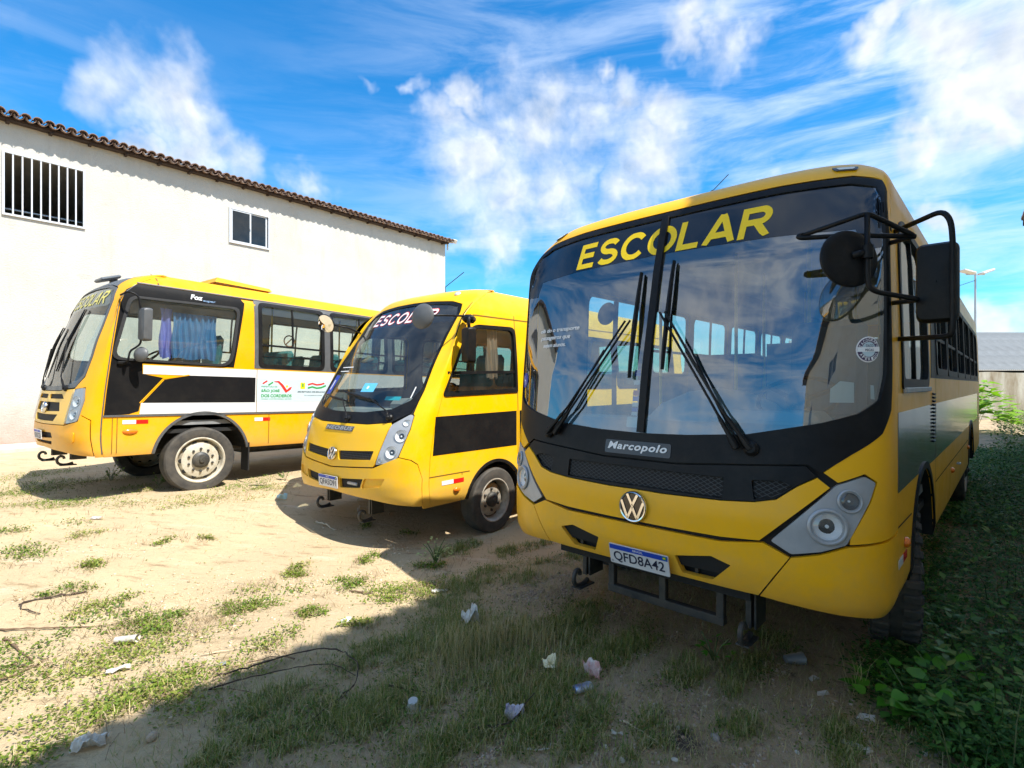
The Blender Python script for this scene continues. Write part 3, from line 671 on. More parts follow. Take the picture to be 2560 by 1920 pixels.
# ================================================================= large bus on the right
A = Bus('large yellow bus nearest the camera, big yellow letters across its dark windscreen', gpt(.9586, 3.4589), 43.4, 1.25, .5, 3.2, 9.75,
        [(.55, .10, .05), (.62, .03, 0), (.75, 0, 0), (1.05, 0, 0), (1.43, .07, 0), (1.85, .14, 0), (2.5, .29, .02), (2.88, .41, .05), (2.97, .47, .10), (3.05, .60, .22), (3.10, .85, .45)], .2, 0., YEL)
A.root.location.z = 0
ar, sc = A.root, A.sc
wsA = sym([(0, 2.86), (.7, 2.86), (1.08, 2.845), (1.25, 2.80), (1.32, 2.71), (1.335, 2.4), (1.315, 1.80), (1.27, 1.67), (1.15, 1.60), (.983, 1.55), (.636, 1.477), (.3, 1.452), (0, 1.444)])
blkA = sym([(0, 2.90), (.7, 2.90), (1.1, 2.887), (1.30, 2.84), (1.41, 2.76), (1.435, 2.64), (1.405, 2.2), (1.385, 1.72), (1.375, 1.62), (1.289, 1.502), (1.122, 1.396), (.990, 1.300), (.930, 1.340), (.505, 1.309), (.25, 1.288), (0, 1.288)])
wins = []
edges = [2.10, 3.12, 4.34, 5.56, 6.78, 8.0, 9.05]
for a, b in zip(edges[:-1], edges[1:]): wins.append(rnd(rect(a + .05, b - .05, 1.84, 2.60), .09))
drvA = rnd([(.36, 1.74), (1.56, 1.74), (1.56, 2.66), (.52, 2.68), (.36, 2.52)], [.05, .10, .14, .2, .12])
hwA = [drvA] + wins; hwAL = [rnd(rect(.9, 1.95, .75, 2.62), .1)] + wins
A.shell(wsA, {1: hwA, -1: hwAL}, .60, [(1.33, .62, .56), (7.0, .62, .56)])
panel('windscreen_surround', A.F, blkA, BLK, ar, [wsA], .002, .03, .035)
panel('windscreen', A.F, [(a * 1.01, b) for a, b in wsA], WSG, ar, (), -.010, 0, .035)
panel('windscreen_band', A.F, sym([(0, 2.855), (.7, 2.855), (1.07, 2.84), (1.24, 2.795), (1.31, 2.70), (1.325, 2.45), (1.16, 2.45), (1.12, 2.57), (.72, 2.59), (0, 2.605)]), GLB, ar, (), -.0085, 0, .035)
panel('windscreen_divider', A.F, rect(-.024, .024, 1.45, 2.87), BLK, ar, (), .012, .03, .08)
block_text('lettering', 'ESCOLAR', A.F, -.71, .70, 2.607, 2.800, -.0055, LETY, ar, .205, .12, .07)
capA = [(-sc, 3.10), (-sc, .990)] + [(-1.25, .970), (-1.128, .960), (-1.13, .99), (-1.231, 1.174), (-1.262, 1.264), (-1.19, 1.305), (-1.068, 1.258), (-1.003, 1.303)]
half = [(1.41, 2.770), (1.30, 2.85), (1.1, 2.897), (.7, 2.91), (0, 2.91)]
rightA = [(1.003, 1.303), (1.125, 1.404), (1.295, 1.510), (1.384, 1.625), (1.394, 1.72), (1.414, 2.2), (1.444, 2.64)] + half
capA = [(0, 3.10), (sc, 3.10), (sc, .990), (1.25, .970), (1.128, .960), (1.13, .99), (1.231, 1.174), (1.262, 1.264), (1.19, 1.305), (1.068, 1.258)] + rightA
panel('front_fairing', A.F, sym(capA), YEL, ar, (), 0, .02, .035)
gcA = rect(-.53, .53, 1.124, 1.236); gsA = rnd([(.672, 1.238), (.812, 1.248), (.872, 1.226), (.790, 1.160), (.690, 1.137)], .012)
flapB = sym([(0, 1.278), (.25, 1.278), (.505, 1.299), (.922, 1.330), (.972, 1.284), (.883, 1.229), (.793, 1.156), (.69, 1.130), (.518, 1.116), (.185, 1.106), (0, 1.108)])
hood = panel('front_flap', A.F, flapB, BLK, ar, [rnd(gcA, .008), gsA, mir(gsA)], .004, .02, .06)
panel('flap_paint', A.F, sym([(0, 1.102), (.185, 1.100), (.518, 1.110), (.69, 1.124), (.797, 1.150), (.887, 1.223), (.976, 1.276), (1.032, 1.232), (.722, .932), (.523, .917), (.2, .913), (0, .913)]), YEL, hood, (), .006, .02, .06)
for p in (gcA, gsA, mir(gsA)): lattice('grille_mesh', A.F, p, mat('grille_mesh', (.055, .058, .062), .5, metal=.4), hood, .020, .0032, -.006)
g = G()
for k in range(9): g.box((.10, -.20, 1.118 + k * .014), (.62, .03, .004))
g.box((0, -.16, 1.18), (1.6, .02, .2)); g.obj('radiator', mat('radiator', (.035, .037, .04), .5, metal=.5), ar)
g = G(); g.box((.44, -.215, 1.18), (.05, .03, .13)); g.box((.80, -.10, 1.19), (.05, .03, .1)); g.box((-.42, -.2, 1.18), (.03, .03, .12)); g.obj('radiator_bracket', GREYP, ar)
put_text('badge_lettering', 'Marcopolo', A.F, -.222, .19, 1.322, 1.382, .010, LETW, ar, .03, .25, 1.12)
panel('badge_plate', A.F, rnd(rect(-.245, .212, 1.308, 1.392), .015), GLB, ar, (), .006, .006, .08)
A.badge(0, 1.0, .092)
bt = [(0, .889), (.523, .889), (.738, .922), (.862, .866)]; bb = [(.712, .632), (.4, .636), (.0, .640)]
cutR = rnd([(.262, .758), (.473, .800), (.580, .770), (.473, .662), (.300, .662)], .008)
mid = rnd(rect(-.2, .245, .66, .765), .01)
panel('bumper', A.F, sym(bt + [(.708, .632), (.4, .636), (0, .638)]), YEL, ar, [cutR, mir(cutR)], .004, .05, .05)
for sg in (1, -1):
    p = [(.868, .864), (1.0, .898), (1.12, .946), (1.25, .958), (sc, .978), (sc, .60), (1.36, .575), (1.07, .594), (.716, .630)]
    panel('bumper_corner', A.F, p if sg > 0 else mir(p), YEL, ar, (), .004, .04, .05)
    h = [(.775, .938), (.870, .884), (1.001, .914), (1.113, .958), (1.220, 1.174), (1.251, 1.261), (1.19, 1.292), (1.062, 1.244)]
    lampsA = [(1.030, 1.040, .068), (1.124, 1.170, .044)]
    hl = panel('headlamp_housing', A.F, rnd(h if sg > 0 else mir(h), .012), GREYP, ar, [circ(sg * a, b, r * 1.0, 28) for a, b, r in lampsA], .0, .02, .04)
    for i, (a, b, r) in enumerate(lampsA):
        A.lamp(hl, A.F, sg * a, b, r, .05 if i == 0 else .03, 'headlight' if i == 0 else 'indicator_lamp', None if i == 0 else GREYD)
        M = frame_on(A.F, sg * a, b, .0); g = G(); g.lathe([(r * 1.35, .002), (r * 1.28, .010), (r * 1.12, .012), (r * 1.05, .004)], M, 32); g.obj('lamp_bezel', GREYP, hl, True)
g = G(); g.box((0, -.18, .70), (1.3, .04, .26)); g.obj('bumper_backing', SEAM, ar)
g = G()
for x in (-.45, -.32, .36, .50): g = G(); g.box((x, -.205, .71), (.02, .04, .15)); g.obj('bumper_stay', DARKM, ar)
A.plate(.043, .692, 'QFD8A42', off=.045)
# steel step frame and hooks below the bumper
g = G(); z0 = .385
for x in (-.27, .10, .46): g.box((x, -.12, .52), (.045, .045, .28), bev=.004)
g.box((.095, -.12, z0), (.78, .05, .05), bev=.004); g.obj('step_frame', DARKM, ar)
tow_hook(ar, -.47, -.18, .70, .36); tow_hook(ar, .60, -.10, .66, .30)
# wipers
A.wiper([(-.745, 1.40, .03), (-.55, 1.60, .05), (-.165, 2.166, .05)], [(-.103, 2.49), (-.103, 1.79)], 2, .075)
A.wiper([(.663, 1.40, .03), (.50, 1.62, .05), (.113, 2.199, .05)], [(.122, 2.535), (.122, 1.84)], 2, -.07)
for sx in (-.70, .63):
    g = G(); P = [Vector(A.F(np.array([a]), np.array([b]), .03)[0]) for a, b in ((sx, 1.40), (sx * .82, 1.56), (sx * .45, 1.98))]; g.tube(bent(P, .1), .006, 6); g.obj('washer_hose', BLK, ar, True)
# stickers and notices on the glass
st = A.disc('sticker', A.F, 1.199, 1.925, .066, -.006, LETW, ar); A.disc('sticker_ring', A.F, 1.199, 1.925, .060, -.0035, mat('purple_print', (.06, .03, .09), .5), st); A.disc('sticker_core', A.F, 1.199, 1.925, .038, -.0012, PALEB, st)
panel('sticker_bar', A.F, rect(1.137, 1.261, 1.913, 1.937), LETW, st, (), .0006, 0, .1)
def arc_text(bus, body, a, b, rad, a0, a1, size, off, m, parent, flip=False):
    for i, ch in enumerate(body):
        t = a0 + (a1 - a0) * i / (len(body) - 1); cx, cy = a + rad * math.cos(t), b + rad * math.sin(t); ro = t - math.pi / 2 if not flip else t + math.pi / 2
        mm = lambda x, y, f=0., cx=cx, cy=cy, ro=ro: bus.F(cx + np.asarray(x) * math.cos(ro) - np.asarray(y) * math.sin(ro), cy + np.asarray(x) * math.sin(ro) + np.asarray(y) * math.cos(ro), f)
        put_text('sticker_letter', ch, mm, -size * .36, size * .36, -size / 2, size / 2, off, m, parent, .02)
arc_text(A, 'TACOGRAFO', 1.199, 1.925, .049, R(160), R(20), .016, .001, LETW, st); arc_text(A, 'AFERIDO', 1.199, 1.925, .049, R(212), R(328), .016, .001, LETW, st, True)
put_text('sticker_word', 'TACO', A.F, 1.178, 1.220, 1.936, 1.950, .0026, LETB, st, .01); put_text('sticker_word', 'PECAS', A.F, 1.176, 1.222, 1.916, 1.928, .0026, LETB, st, .01)
panel('paper_notice', A.F, [(1.02, 1.655), (1.135, 1.655), (1.132, 1.757), (1.065, 1.765), (1.02, 1.725)], WHITE, ar, (), -.015, .001, .05)
panel('paper_strip', A.F, [(1.225, 1.675), (1.25, 1.672), (1.243, 1.742), (1.222, 1.745)], WHITE, ar, (), -.015, .001, .05)
for (b0, b1, m_) in ((1.80, 1.84, BLUE), (1.745, 1.775, WHITE), (1.675, 1.71, LETR), (1.64, 1.672, BLUE), (1.605, 1.632, WHITE), (1.575, 1.60, BLUE), (1.55, 1.572, WHITE)): panel('sticker', A.F, rect(-.085, -.045, b0, b1), m_, ar, (), -.015, .001, .05)
panel('sticker', A.F, rnd(rect(-.115, -.03, 1.475, 1.54), .01), PALEB, ar, (), -.015, .001, .05)
for i, (t, a0, a1) in enumerate((('oib do o transporte', -1.02, -.585), ('passageiros que', -1.0, -.665), ('sejam alunos.', -.955, -.70))): put_text('notice_line', t, A.F, a0, a1, 2.135 - i * .058, 2.175 - i * .058, -.006, LETW, ar, .018, .12, .95)
ac = A.disc('access_sticker', A.F, -1.205, 1.78, .06, -.006, BLUE, ar); arc = [(-.02, .035), (-.012, .0), (.02, -.002), (.03, -.035)]
for (x0, y0), (x1, y1) in zip(arc[:-1], arc[1:]):
    d = np.array((x1 - x0, y1 - y0)); nn = np.array((-d[1], d[0])) / np.linalg.norm(d) * .006; c0 = np.array((-1.205 + x0, 1.78 + y0)); c1_ = np.array((-1.205 + x1, 1.78 + y1)); panel('access_symbol', A.F, [tuple(c0 - nn), tuple(c1_ - nn), tuple(c1_ + nn), tuple(c0 + nn)], LETW, ac, (), -.004, 0, .1)
# mirrors of the driver's side
mr_ = bpy.data.objects.new('mirror_assembly', None); link(mr_, ar)
box_mirror(mr_, (1.42, .10, 2.24), (.165, .09, .385))
def arm(par, P, r=.013, rr=.05, name='mirror_arm'):
    g = G(); g.tube(bent(P, rr), r, 10); return g.obj(name, BLK, par, True)
arm(mr_, [(1.20, .30, 2.56), (1.44, .06, 2.575), (1.475, .04, 2.52), (1.482, .04, 2.40), (1.482, .04, 1.99), (1.465, .06, 1.975), (1.20, .30, 1.99)], .0125, .05)
arm(mr_, [(.895, -.2, 2.504), (1.184, -.2, 2.560), (1.345, 0, 2.46), (1.22, .14, 2.475)], .012, .03)
arm(mr_, [(1.345, 0, 2.458), (1.12, -.16, 2.475), (.90, -.21, 2.492), (.885, -.205, 2.505), (.91, -.2, 2.512)], .012, .03)
arm(mr_, [(1.184, -.2, 2.556), (1.186, -.2, 2.22), (1.21, -.19, 2.185), (1.37, 0, 2.152), (1.22, .14, 2.165)], .012, .05)
for z in (2.56, 2.475, 2.165, 1.99):
    g = G(); g.box((1.205, .16, z), (.05, .05, .055), bev=.01); g.obj('mirror_bracket', BLK, mr_)
disc_mirror(mr_, (1.11, -.21, 2.352), (.70, -.68, .10), .140, depth=.03); arm(mr_, [(1.13, -.235, 2.36), (1.185, -.2, 2.375)], .018, .01)
g = G(); g.lathe([(.024, -.03), (.024, .03), (.0001, .03)], Matrix.Translation((1.186, -.2, 2.375)), 12); g.obj('mirror_clamp', BLK, mr_, True, 40)
disc_mirror(ar, (-.62, .34, 2.30), (-.2, -.95, .2), .09, name='inside_mirror')
# roof lights and aerial
for sg in (1, -1):
    p = rnd([(sg * .98, 2.978), (sg * 1.14, 2.962), (sg * 1.12, 2.935), (sg * 1.0, 2.945)], .012); rl = panel('roof_marker_lamp', A.F, p if sg > 0 else p[::-1], GREYD, ar, (), .012, .015, .04)
    panel('marker_lens', A.F, [(sg * (1.06 + (abs(a) - 1.06) * .7), 2.957 + (b - 2.957) * .6) for a, b in p], mat('clear_marker', (.75, .74, .66), .2), rl, (), .016, .004, .04)
p0 = Vector(A.F(np.array([.12]), np.array([3.08]), 0)[0]); g = G(); g.tube([p0 + Vector((0, .08, -.01)), p0 + Vector((0, .08, .02)), p0 + Vector((.01, .10, .05))], [.03, .022, .009], 8); g.tube([p0 + Vector((.01, .10, .05)), p0 + Vector((.06, .26, .20))], .003, 5); g.obj('aerial', BLK, ar, True, 40)
# side: windows, stripe, vents, wheels
for sg in (1, -1):
    for i, w in enumerate(wins):
        a, b = edges[i] + .05, edges[i + 1] - .05
        A.window(sg, w, bars=((a + .04, 2.12, b - .04, 2.12, .028), ((a + b) / 2, 1.88, (a + b) / 2, 2.57, .03)))
A.window(1, drvA, bars=((.95, 1.78, .95, 2.63, .03),), name='driver_window')
A.window(-1, hwAL[0], bars=((1.42, .8, 1.42, 2.58, .06),), name='passenger_door')
panel('window_band', A.side(1), [(1.75, 1.795)] + [(9.3, 1.795), (9.3, 2.64), (1.95, 2.64)], BLK, ar, wins, .003, .004, .2)
panel('side_stripe', A.side(1), [(.212, 1.18), (1.05, 1.18), (2.06, 1.17), (2.06, 1.60), (.212, 1.60)], mat('wall_reflection_band', (.15, .155, .16), .12, coat=.7, dirt=.12), ar, (), .003, .003, .2); panel('side_stripe', A.side(1), [(2.10, 1.17), (8.9, 1.17), (8.9, 1.59), (2.10, 1.60)], mat('wall_reflection_band', (.15, .155, .16), .12, coat=.7, dirt=.12), ar, (), .003, .003, .3)  # black stripe; its grey base stands for the pale wall mirrored in it
g = G(); g.box((1.262, .98, 1.715), (.02, 1.22, .03), bev=.004); g.obj('window_sill', GREYP, ar)
for k in range(14):
    g = G(); g.box((1.256, 1.89, 1.675 - k * .027), (.02, .10, .013), Matrix.Rotation(.3, 4, 'Y')); g.obj('vent_slat', BLK, ar)
for pts in ([(2.08, .62), (2.08, 1.83)], [(.21, 1.0), (.72, .985)], [(2.08, .99), (6.3, .99)], [(4.75, .64), (4.75, .985)], [(3.4, .64), (3.4, .985)]):
    (a0, b0), (a1, b1) = pts; d = np.array((a1 - a0, b1 - b0)); nn = np.array((-d[1], d[0])) / np.linalg.norm(d) * .005; panel('panel_joint', A.side(1), [tuple(np.array(pts[0]) - nn), tuple(np.array(pts[1]) - nn), tuple(np.array(pts[1]) + nn), tuple(np.array(pts[0]) + nn)], SEAM, ar, (), .0022, 0, .3)
A.arch_trim(1.33, .62, .56, .60, BLK, .045); A.arch_trim(7.0, .62, .56, .60, BLK, .045)
A.wheel(1.07, 1.33, .50, .50, .31, .26, 1, R(11), lugs=34); A.wheel(-1.07, 1.33, .50, .50, .31, .26, -1, R(11), lugs=34)
for sg in (1, -1): A.wheel(sg * 1.05, 7.0, .50, .50, .31, .30, sg, 0)
A.reflector(.22, .52, .80); A.marker(.47, .87); A.marker(3.6, .90, .09, .028); A.marker(6.2, .9, .09, .028)
g = G(); g.tube([(1.26, 4.1, .91), (1.285, 4.1, .91), (1.285, 4.2, .91), (1.26, 4.2, .91)], .008, 6); g.obj('hatch_handle', GREYP, ar)
A.chassis(.62, .1, 9.5); A.interior(.98, 8, SEATM, 2.6, .8)
V = []; n = 24
g = G(); g.box((0, .34, 1.36), (2.2, .55, .28), bev=.1); g.box((.62, .22, 1.53), (.62, .36, .12), bev=.05); g.obj('dashboard', DASH, ar)
g = G(); M = Matrix.Translation((.05, .85, 1.30)) @ Matrix.Diagonal((.55, .75, .42, 1)); g.lathe([(1, -.6), (1, 0), (.92, .4), (.7, .72), (.35, .94), (.0001, 1)], M, 28); g.obj('engine_cover', mat('engine_cover_grey', (.40, .41, .42), .6), ar, True)
steering(ar, (.68, .55, 1.66)); g = G(); g.box((.68, 1.05, 1.45), (.5, .48, .14), bev=.05); g.box((.68, 1.32, 1.85), (.5, .12, .75), Matrix.Rotation(-.1, 4, 'X'), .06); g.obj('driver_seat', SEATM, ar)
g = G(); g.box((0.62, 1.75, 1.55), (1.0, .04, 1.1)); g.obj('partition', INT, ar)
for x in (-.9, -.15, .45): g = G(); g.tube([(x, 1.75, 1.0), (x, 1.75, 2.95)], .016, 8); g.obj('grab_pole', POLE, ar, True)
# ================================================================= minibus in the middle
B = Bus('small yellow minibus with white lettering on its raked windscreen, parked between the other two', (-1.7146, 6.1636, 0), 40.3, 1.1, .46, 2.6, 6.6,
        [(.42, .10, .04), (.55, .02, 0), (.7, 0, 0), (.99, .03, 0), (1.27, .12, 0), (1.42, .2, 0), (2.0, .58, .02), (2.6, 1.03, .07), (2.72, 1.12, .11), (2.82, 1.20, .16), (2.90, 1.32, .26), (2.95, 1.55, .40), (2.97, 1.8, .52)], .02, .6, YELB)
br, sc = B.root, B.sc
wsB = sym([(0, 2.735), (.33, 2.728), (.7, 2.70), (.86, 2.66), (.91, 2.57), (.905, 2.3), (.938, 1.9), (.955, 1.70), (.885, 1.575), (.7, 1.48), (.32, 1.44), (0, 1.437)])
blB = sym([(0, 2.765), (.34, 2.757), (.72, 2.73), (.90, 2.685), (.945, 2.58), (.94, 2.3), (.968, 1.9), (.992, 1.68), (.985, 1.56), (.955, 1.44), (.776, 1.352), (.455, 1.322), (0, 1.32)])
dwB = rnd([(.235, 1.635), (1.455, 1.665), (1.455, 2.44), (.76, 2.42), (.60, 2.30)], [.06, .03, .10, .08, .05])
wB = [rnd(rect(a, a + 1.05, 1.70, 2.44), .1) for a in (1.72, 2.86, 4.0, 5.14)]
B.shell(wsB, {1: [dwB] + wB, -1: [dwB] + wB}, .46, [(1.06, .47, .36), (4.9, .47, .36)])
panel('windscreen_surround', B.F, blB, BLK, br, [wsB], .003, .03, .045)
panel('windscreen', B.F, [(a * 1.01, b) for a, b in wsB], glass('minibus_windscreen_glass', (.54, .61, .60), .08, .06), br, (), -.008, 0, .045)
panel('windscreen_band', B.F, sym([(0, 2.73), (.33, 2.723), (.7, 2.695), (.855, 2.655), (.905, 2.57), (.902, 2.47), (.7, 2.47), (0, 2.47)]), GLB, br, (), -.011, 0, .08)
block_text('lettering_outline', 'ESCOLAR', B.F, -.67, .60, 2.500, 2.655, -.006, LETR, br, .15, .2, .13, .008); block_text('lettering', 'ESCOLAR', B.F, -.67, .60, 2.500, 2.655, -.003, LETW, br, .15, .2, .13)
capB = [(0, 2.97), (sc, 2.97), (sc, .46), (1.232, .46), (1.242, .775), (1.180, .932), (1.105, .978), (.972, 1.006), (1.030, 1.282), (1.016, 1.425), (.998, 1.437), (.994, 1.56), (1.001, 1.68), (.977, 1.9), (.949, 2.3), (.954, 2.58), (.908, 2.692), (.722, 2.739), (.34, 2.766), (0, 2.774)]
panel('front_fairing', B.F, sym(capB), YELB, br, (), 0, .02, .045)
slotR = rnd([(.095, 1.022), (.662, 1.054), (.636, .958), (.118, .925)], .015)
nose = panel('bonnet', B.F, sym([(0, 1.312), (.455, 1.314), (.770, 1.343), (.782, 1.32), (.700, .918), (.676, .892), (.43, .876), (0, .846)]), YELB, br, [slotR, mir(slotR)], .002, .03, .06)
for p in (slotR, mir(slotR)): lattice('grille_mesh', B.F, p, mat('grille_mesh', (.055, .058, .062), .5, metal=.4), nose, .024, .004, -.012, (90, 0)); panel('grille_backing', B.F, p, SEAM, nose, (), -.022, 0, .1)
panel('badge_plate', B.F, [(-.30, 1.236), (.245, 1.232), (.262, 1.286), (-.285, 1.290)], GREYD, br, (), .008, .006, .06); put_text('badge_lettering', 'NEOBUS', B.F, -.275, .24, 1.242, 1.282, .011, GREYP, br, .03, .15, 1.15)
B.badge(-.0, .985, .072)
fogR = rnd([(.577, .766), (.846, .784), (.796, .694), (.535, .660)], .02); cutB = rnd([(.172, .732), (.560, .760), (.516, .662), (.178, .630)], .012)
panel('bumper', B.F, sym([(0, .832), (.43, .862), (.68, .878), (.966, .998), (1.1, .970), (1.172, .927), (1.233, .778), (1.224, .49), (.979, .516), (.67, .553), (0, .583)]), YELB, br, [cutB, mir(cutB), fogR, mir(fogR)], .006, .05, .05)
for p in (fogR, mir(fogR)): panel('fog_recess', B.F, p, YELB, br, (), -.012, 0, .05)
g = G(); g.box((0, -.33, .69), (1.5, .03, .2)); g.obj('bumper_backing', SEAM, br); g = G(); g.box((.36, -.40, .69), (.18, .03, .035), bev=.01); g.obj('tow_pin', GREYP, br)
B.plate(-.02, .682, 'QFA5D91', .38, .13, .03)
for sg in (1, -1):
    h = [(.712, .914), (.884, .948), (.962, 1.004), (1.021, 1.282), (1.008, 1.418), (.962, 1.432), (.792, 1.325)]
    ls = [(.940, 1.215, .064), (.875, 1.050, .064), (.958, 1.345, .036), (.765, .962, .024)]
    hl = panel('headlamp_housing', B.F, rnd(h if sg > 0 else mir(h), .015), GREYP, br, [circ(sg * a, b, r, 24) for a, b, r in ls], .0, .02, .04)
    for i, (a, b, r) in enumerate(ls): B.lamp(hl, B.F, sg * a, b, r, .045 if i < 2 else .02, 'headlight' if i < 2 else 'indicator_lamp')
for pv, elb, tip in (((.085, 1.362), (-.20, 1.585), (-.62, 1.61)), ((.73, 1.395), (.31, 1.60), (-.30, 1.665))):
    B.wiper([(pv[0], pv[1], .03), (pv[0] - .05, pv[1] + .07, .045), (elb[0], elb[1], .045)], [(elb[0] + .1, elb[1] - .03), tip], 1)
# mirrors
m1_ = bpy.data.objects.new('mirror_assembly', None); link(m1_, br); box_mirror(m1_, (1.25, .45, 2.17), (.15, .10, .39), R(-12))
arm(m1_, [(1.10, .62, 2.48), (1.20, .52, 2.50), (1.24, .46, 2.46), (1.24, .47, 2.34)], .018); g = G(); g.box((1.15, .56, 2.47), (.13, .16, .09), Matrix.Rotation(.5, 4, 'Z'), .03); g.obj('mirror_bracket', BLK, m1_)
disc_mirror(m1_, (1.03, .0, 2.455), (.25, -.95, .12), .135, GREYD, depth=.045); arm(m1_, [(1.03, -.02, 2.46), (1.10, .25, 2.485), (1.15, .55, 2.50)], .011)
m2_ = bpy.data.objects.new('mirror_assembly', None); link(m2_, br); disc_mirror(m2_, (-1.02, .10, 2.54), (-.30, .85, .40), .125, BLK, depth=.045); arm(m2_, [(-1.02, .10, 2.54), (-.92, .35, 2.5), (-.95, .58, 2.44), (-1.0, .70, 2.42)], .011)
# roof aerial and lamp
p0 = Vector(B.rf(np.array([-.32]), np.array([1.55]), 0)[0]); g = G(); g.tube([p0, p0 + Vector((0, .02, .03))], [.03, .02], 8); g.tube([p0 + Vector((0, .02, .02)), p0 + Vector((0, .0, .16)), p0 + Vector((.32, .06, .34))], .0055, 5); g.obj('aerial', BLK, br, True, 40)
M = frame_on(B.F, .72, 2.84, .0); g = G(); g.lathe([(.04, 0), (.035, .012), (.0001, .016)], M, 16); g.obj('roof_marker_lamp', mat('clear_marker', (.75, .74, .66), .2), br, True)
# side
f = B.window(1, dwB, glass('reflection_brown_door_glass', (.45, .44, .40), .10, .03), bars=((.30, 1.87, 1.43, 1.90, .032),), name='driver_window', w=.03); B.window(-1, dwB, glass('tinted_door_glass', (.62, .68, .67), .08, .03), name='driver_window')  # brown tint stands for the wall mirrored here and dims passing sun
for sg in (1, -1):
    for w in wB: B.window(sg, w)
curtain(br, 1, 1.02, 1.22, 1.82, 2.42, 1.03, mat('white_curtain', (.72, .68, .62), .8), 4, .02)
panel('side_stripe', B.side(1), [(.075, 1.0), (1.44, .995), (1.44, 1.42), (.115, 1.405)], VIN, br, (), .003, .003, .2); panel('side_stripe', B.side(1), rect(1.50, 6.3, .995, 1.42), VIN, br, (), .003, .003, .4)
for pts in ([(.03, .778), (.62, .776)], [(1.47, .55), (1.47, 2.6)], [(.74, 2.545), (6.3, 2.60)], [(.50, .48), (.50, .775)], [(1.55, .775), (4.4, .775)], [(.60, 2.40), (.74, 2.545)]):
    (a0, b0), (a1, b1) = pts; d = np.array((a1 - a0, b1 - b0)); nn = np.array((-d[1], d[0])) / np.linalg.norm(d) * .006; panel('panel_joint', B.side(1), [tuple(np.array(pts[0]) - nn), tuple(np.array(pts[1]) - nn), tuple(np.array(pts[1]) + nn), tuple(np.array(pts[0]) + nn)], mat('brown_joint', (.20, .11, .01), .6), br, (), .0022, 0, .3)
B.arch_trim(1.06, .47, .36, .46, BLK, .035); B.arch_trim(4.9, .47, .36, .46, BLK, .035)
for sg in (1, -1):
    B.wheel(sg * .985, 1.06, .375, .385, .245, .22, sg, 0, STEEL, 6, 6, -.03, hubr=.06); B.wheel(sg * .96, 4.9, .375, .385, .245, .25, sg, 0, STEEL, 6, 6, -.03, hubr=.06)
B.reflector(.20, .525, .694); B.marker(.42, .60, .10, .03); B.chassis(.50, .3, 6.4); B.interior(.85, 4, SEATT, 2.2, .85, False)
tow_hook(br, -.42, -.25, .55, .30); tow_hook(br, .42, -.25, .52, .27)
g = G(); g.box((0, .42, 1.36), (1.9, .75, .18), bev=.08); g.box((.48, .36, 1.50), (.6, .36, .16), bev=.06); g.obj('dashboard', mat('pale_dashboard', (.45, .45, .42), .6), br)
steering(br, (.48, .75, 1.62), .21, 40); g = G(); g.box((.48, 1.35, 1.38), (.5, .48, .14), bev=.05); g.box((.48, 1.6, 1.78), (.5, .12, .72), Matrix.Rotation(-.1, 4, 'X'), .06); g.obj('driver_seat', SEATT, br)
panel('access_sticker', B.F, [(-.86, 1.63), (-.70, 1.63), (-.70, 1.86), (-.86, 1.86)], BLUE, br, (), -.006, .001, .05); panel('access_symbol', B.F, [(-.80, 1.68), (-.76, 1.68), (-.76, 1.80), (-.80, 1.80)], LETW, br, (), -.004, 0, .05)
panel('sticker', B.F, rect(.02, .26, 1.66, 1.76), mat('sky_blue_print', (.12, .50, .75), .4), br, (), -.006, .001, .05); A.disc('sticker_dot', B.F, .12, 1.71, .018, -.004, LETW, br); panel('sticker', B.F, rect(.52, .74, 1.575, 1.615), mat('teal_print', (.02, .25, .30), .4), br, (), -.006, .001, .05); panel('paper_strip', B.F, rect(.86, .875, 1.60, 1.72), WHITE, br, (), -.006, .001, .05)
panel('white_lines', B.F, rect(-.78, -.45, 1.955, 1.965), LETW, br, (), -.006, .0, .05); panel('white_lines', B.F, rect(-.78, -.52, 1.905, 1.915), LETW, br, (), -.006, .0, .05)

# ================================================================= bus on the left by the building
C = Bus('orange-yellow bus with blue curtain and white side stripe, parked along the white building', (-5.908, 7.116, .29), 37.7, 1.1, .34, 2.6, 7.6,
        [(.5, .12, .03), (.6, .04, 0), (.8, 0, 0), (1.0, .01, 0), (1.4, .08, 0), (2.0, .22, 0), (2.6, .42, .04), (2.78, .52, .08), (2.9, .68, .2), (2.98, .95, .42)], 0., .42, ORA, rx=-.022)
cr, sc = C.root, C.sc
wsC = sym([(0, 2.755), (.6, 2.735), (.79, 2.68), (.88, 2.52), (.905, 2.2), (.91, 1.8), (.88, 1.57), (.75, 1.465), (.4, 1.43), (0, 1.425)])
blC = sym([(0, 2.785), (.6, 2.77), (.83, 2.71), (.915, 2.54), (.94, 2.2), (.945, 1.8), (.92, 1.55), (.80, 1.415), (.4, 1.375), (0, 1.37)])
dwC = rnd([(.10, 1.79), (1.50, 1.765), (1.62, 2.60), (.285, 2.575)], [.12, .16, .10, .10])
w2 = rnd(rect(1.94, 3.02, 1.77, 2.735), .09); w3 = rnd(rect(3.17, 4.35, 1.77, 2.735), .09); w4 = rnd(rect(4.5, 5.7, 1.77, 2.735), .09); w5 = rnd(rect(5.85, 7.2, 1.77, 2.735), .09)
C.shell(wsC, {1: [dwC, w2, w3, w4, w5], -1: [dwC, w2, w3, w4, w5]}, .56, [(1.17, .60, .47), (5.5, .60, .47)])
panel('windscreen_surround', C.F, blC, GREYD, cr, [wsC], .003, .02, .07); panel('windscreen', C.F, [(a * 1.01, b) for a, b in wsC], WSGC, cr, (), -.008, 0, .08)
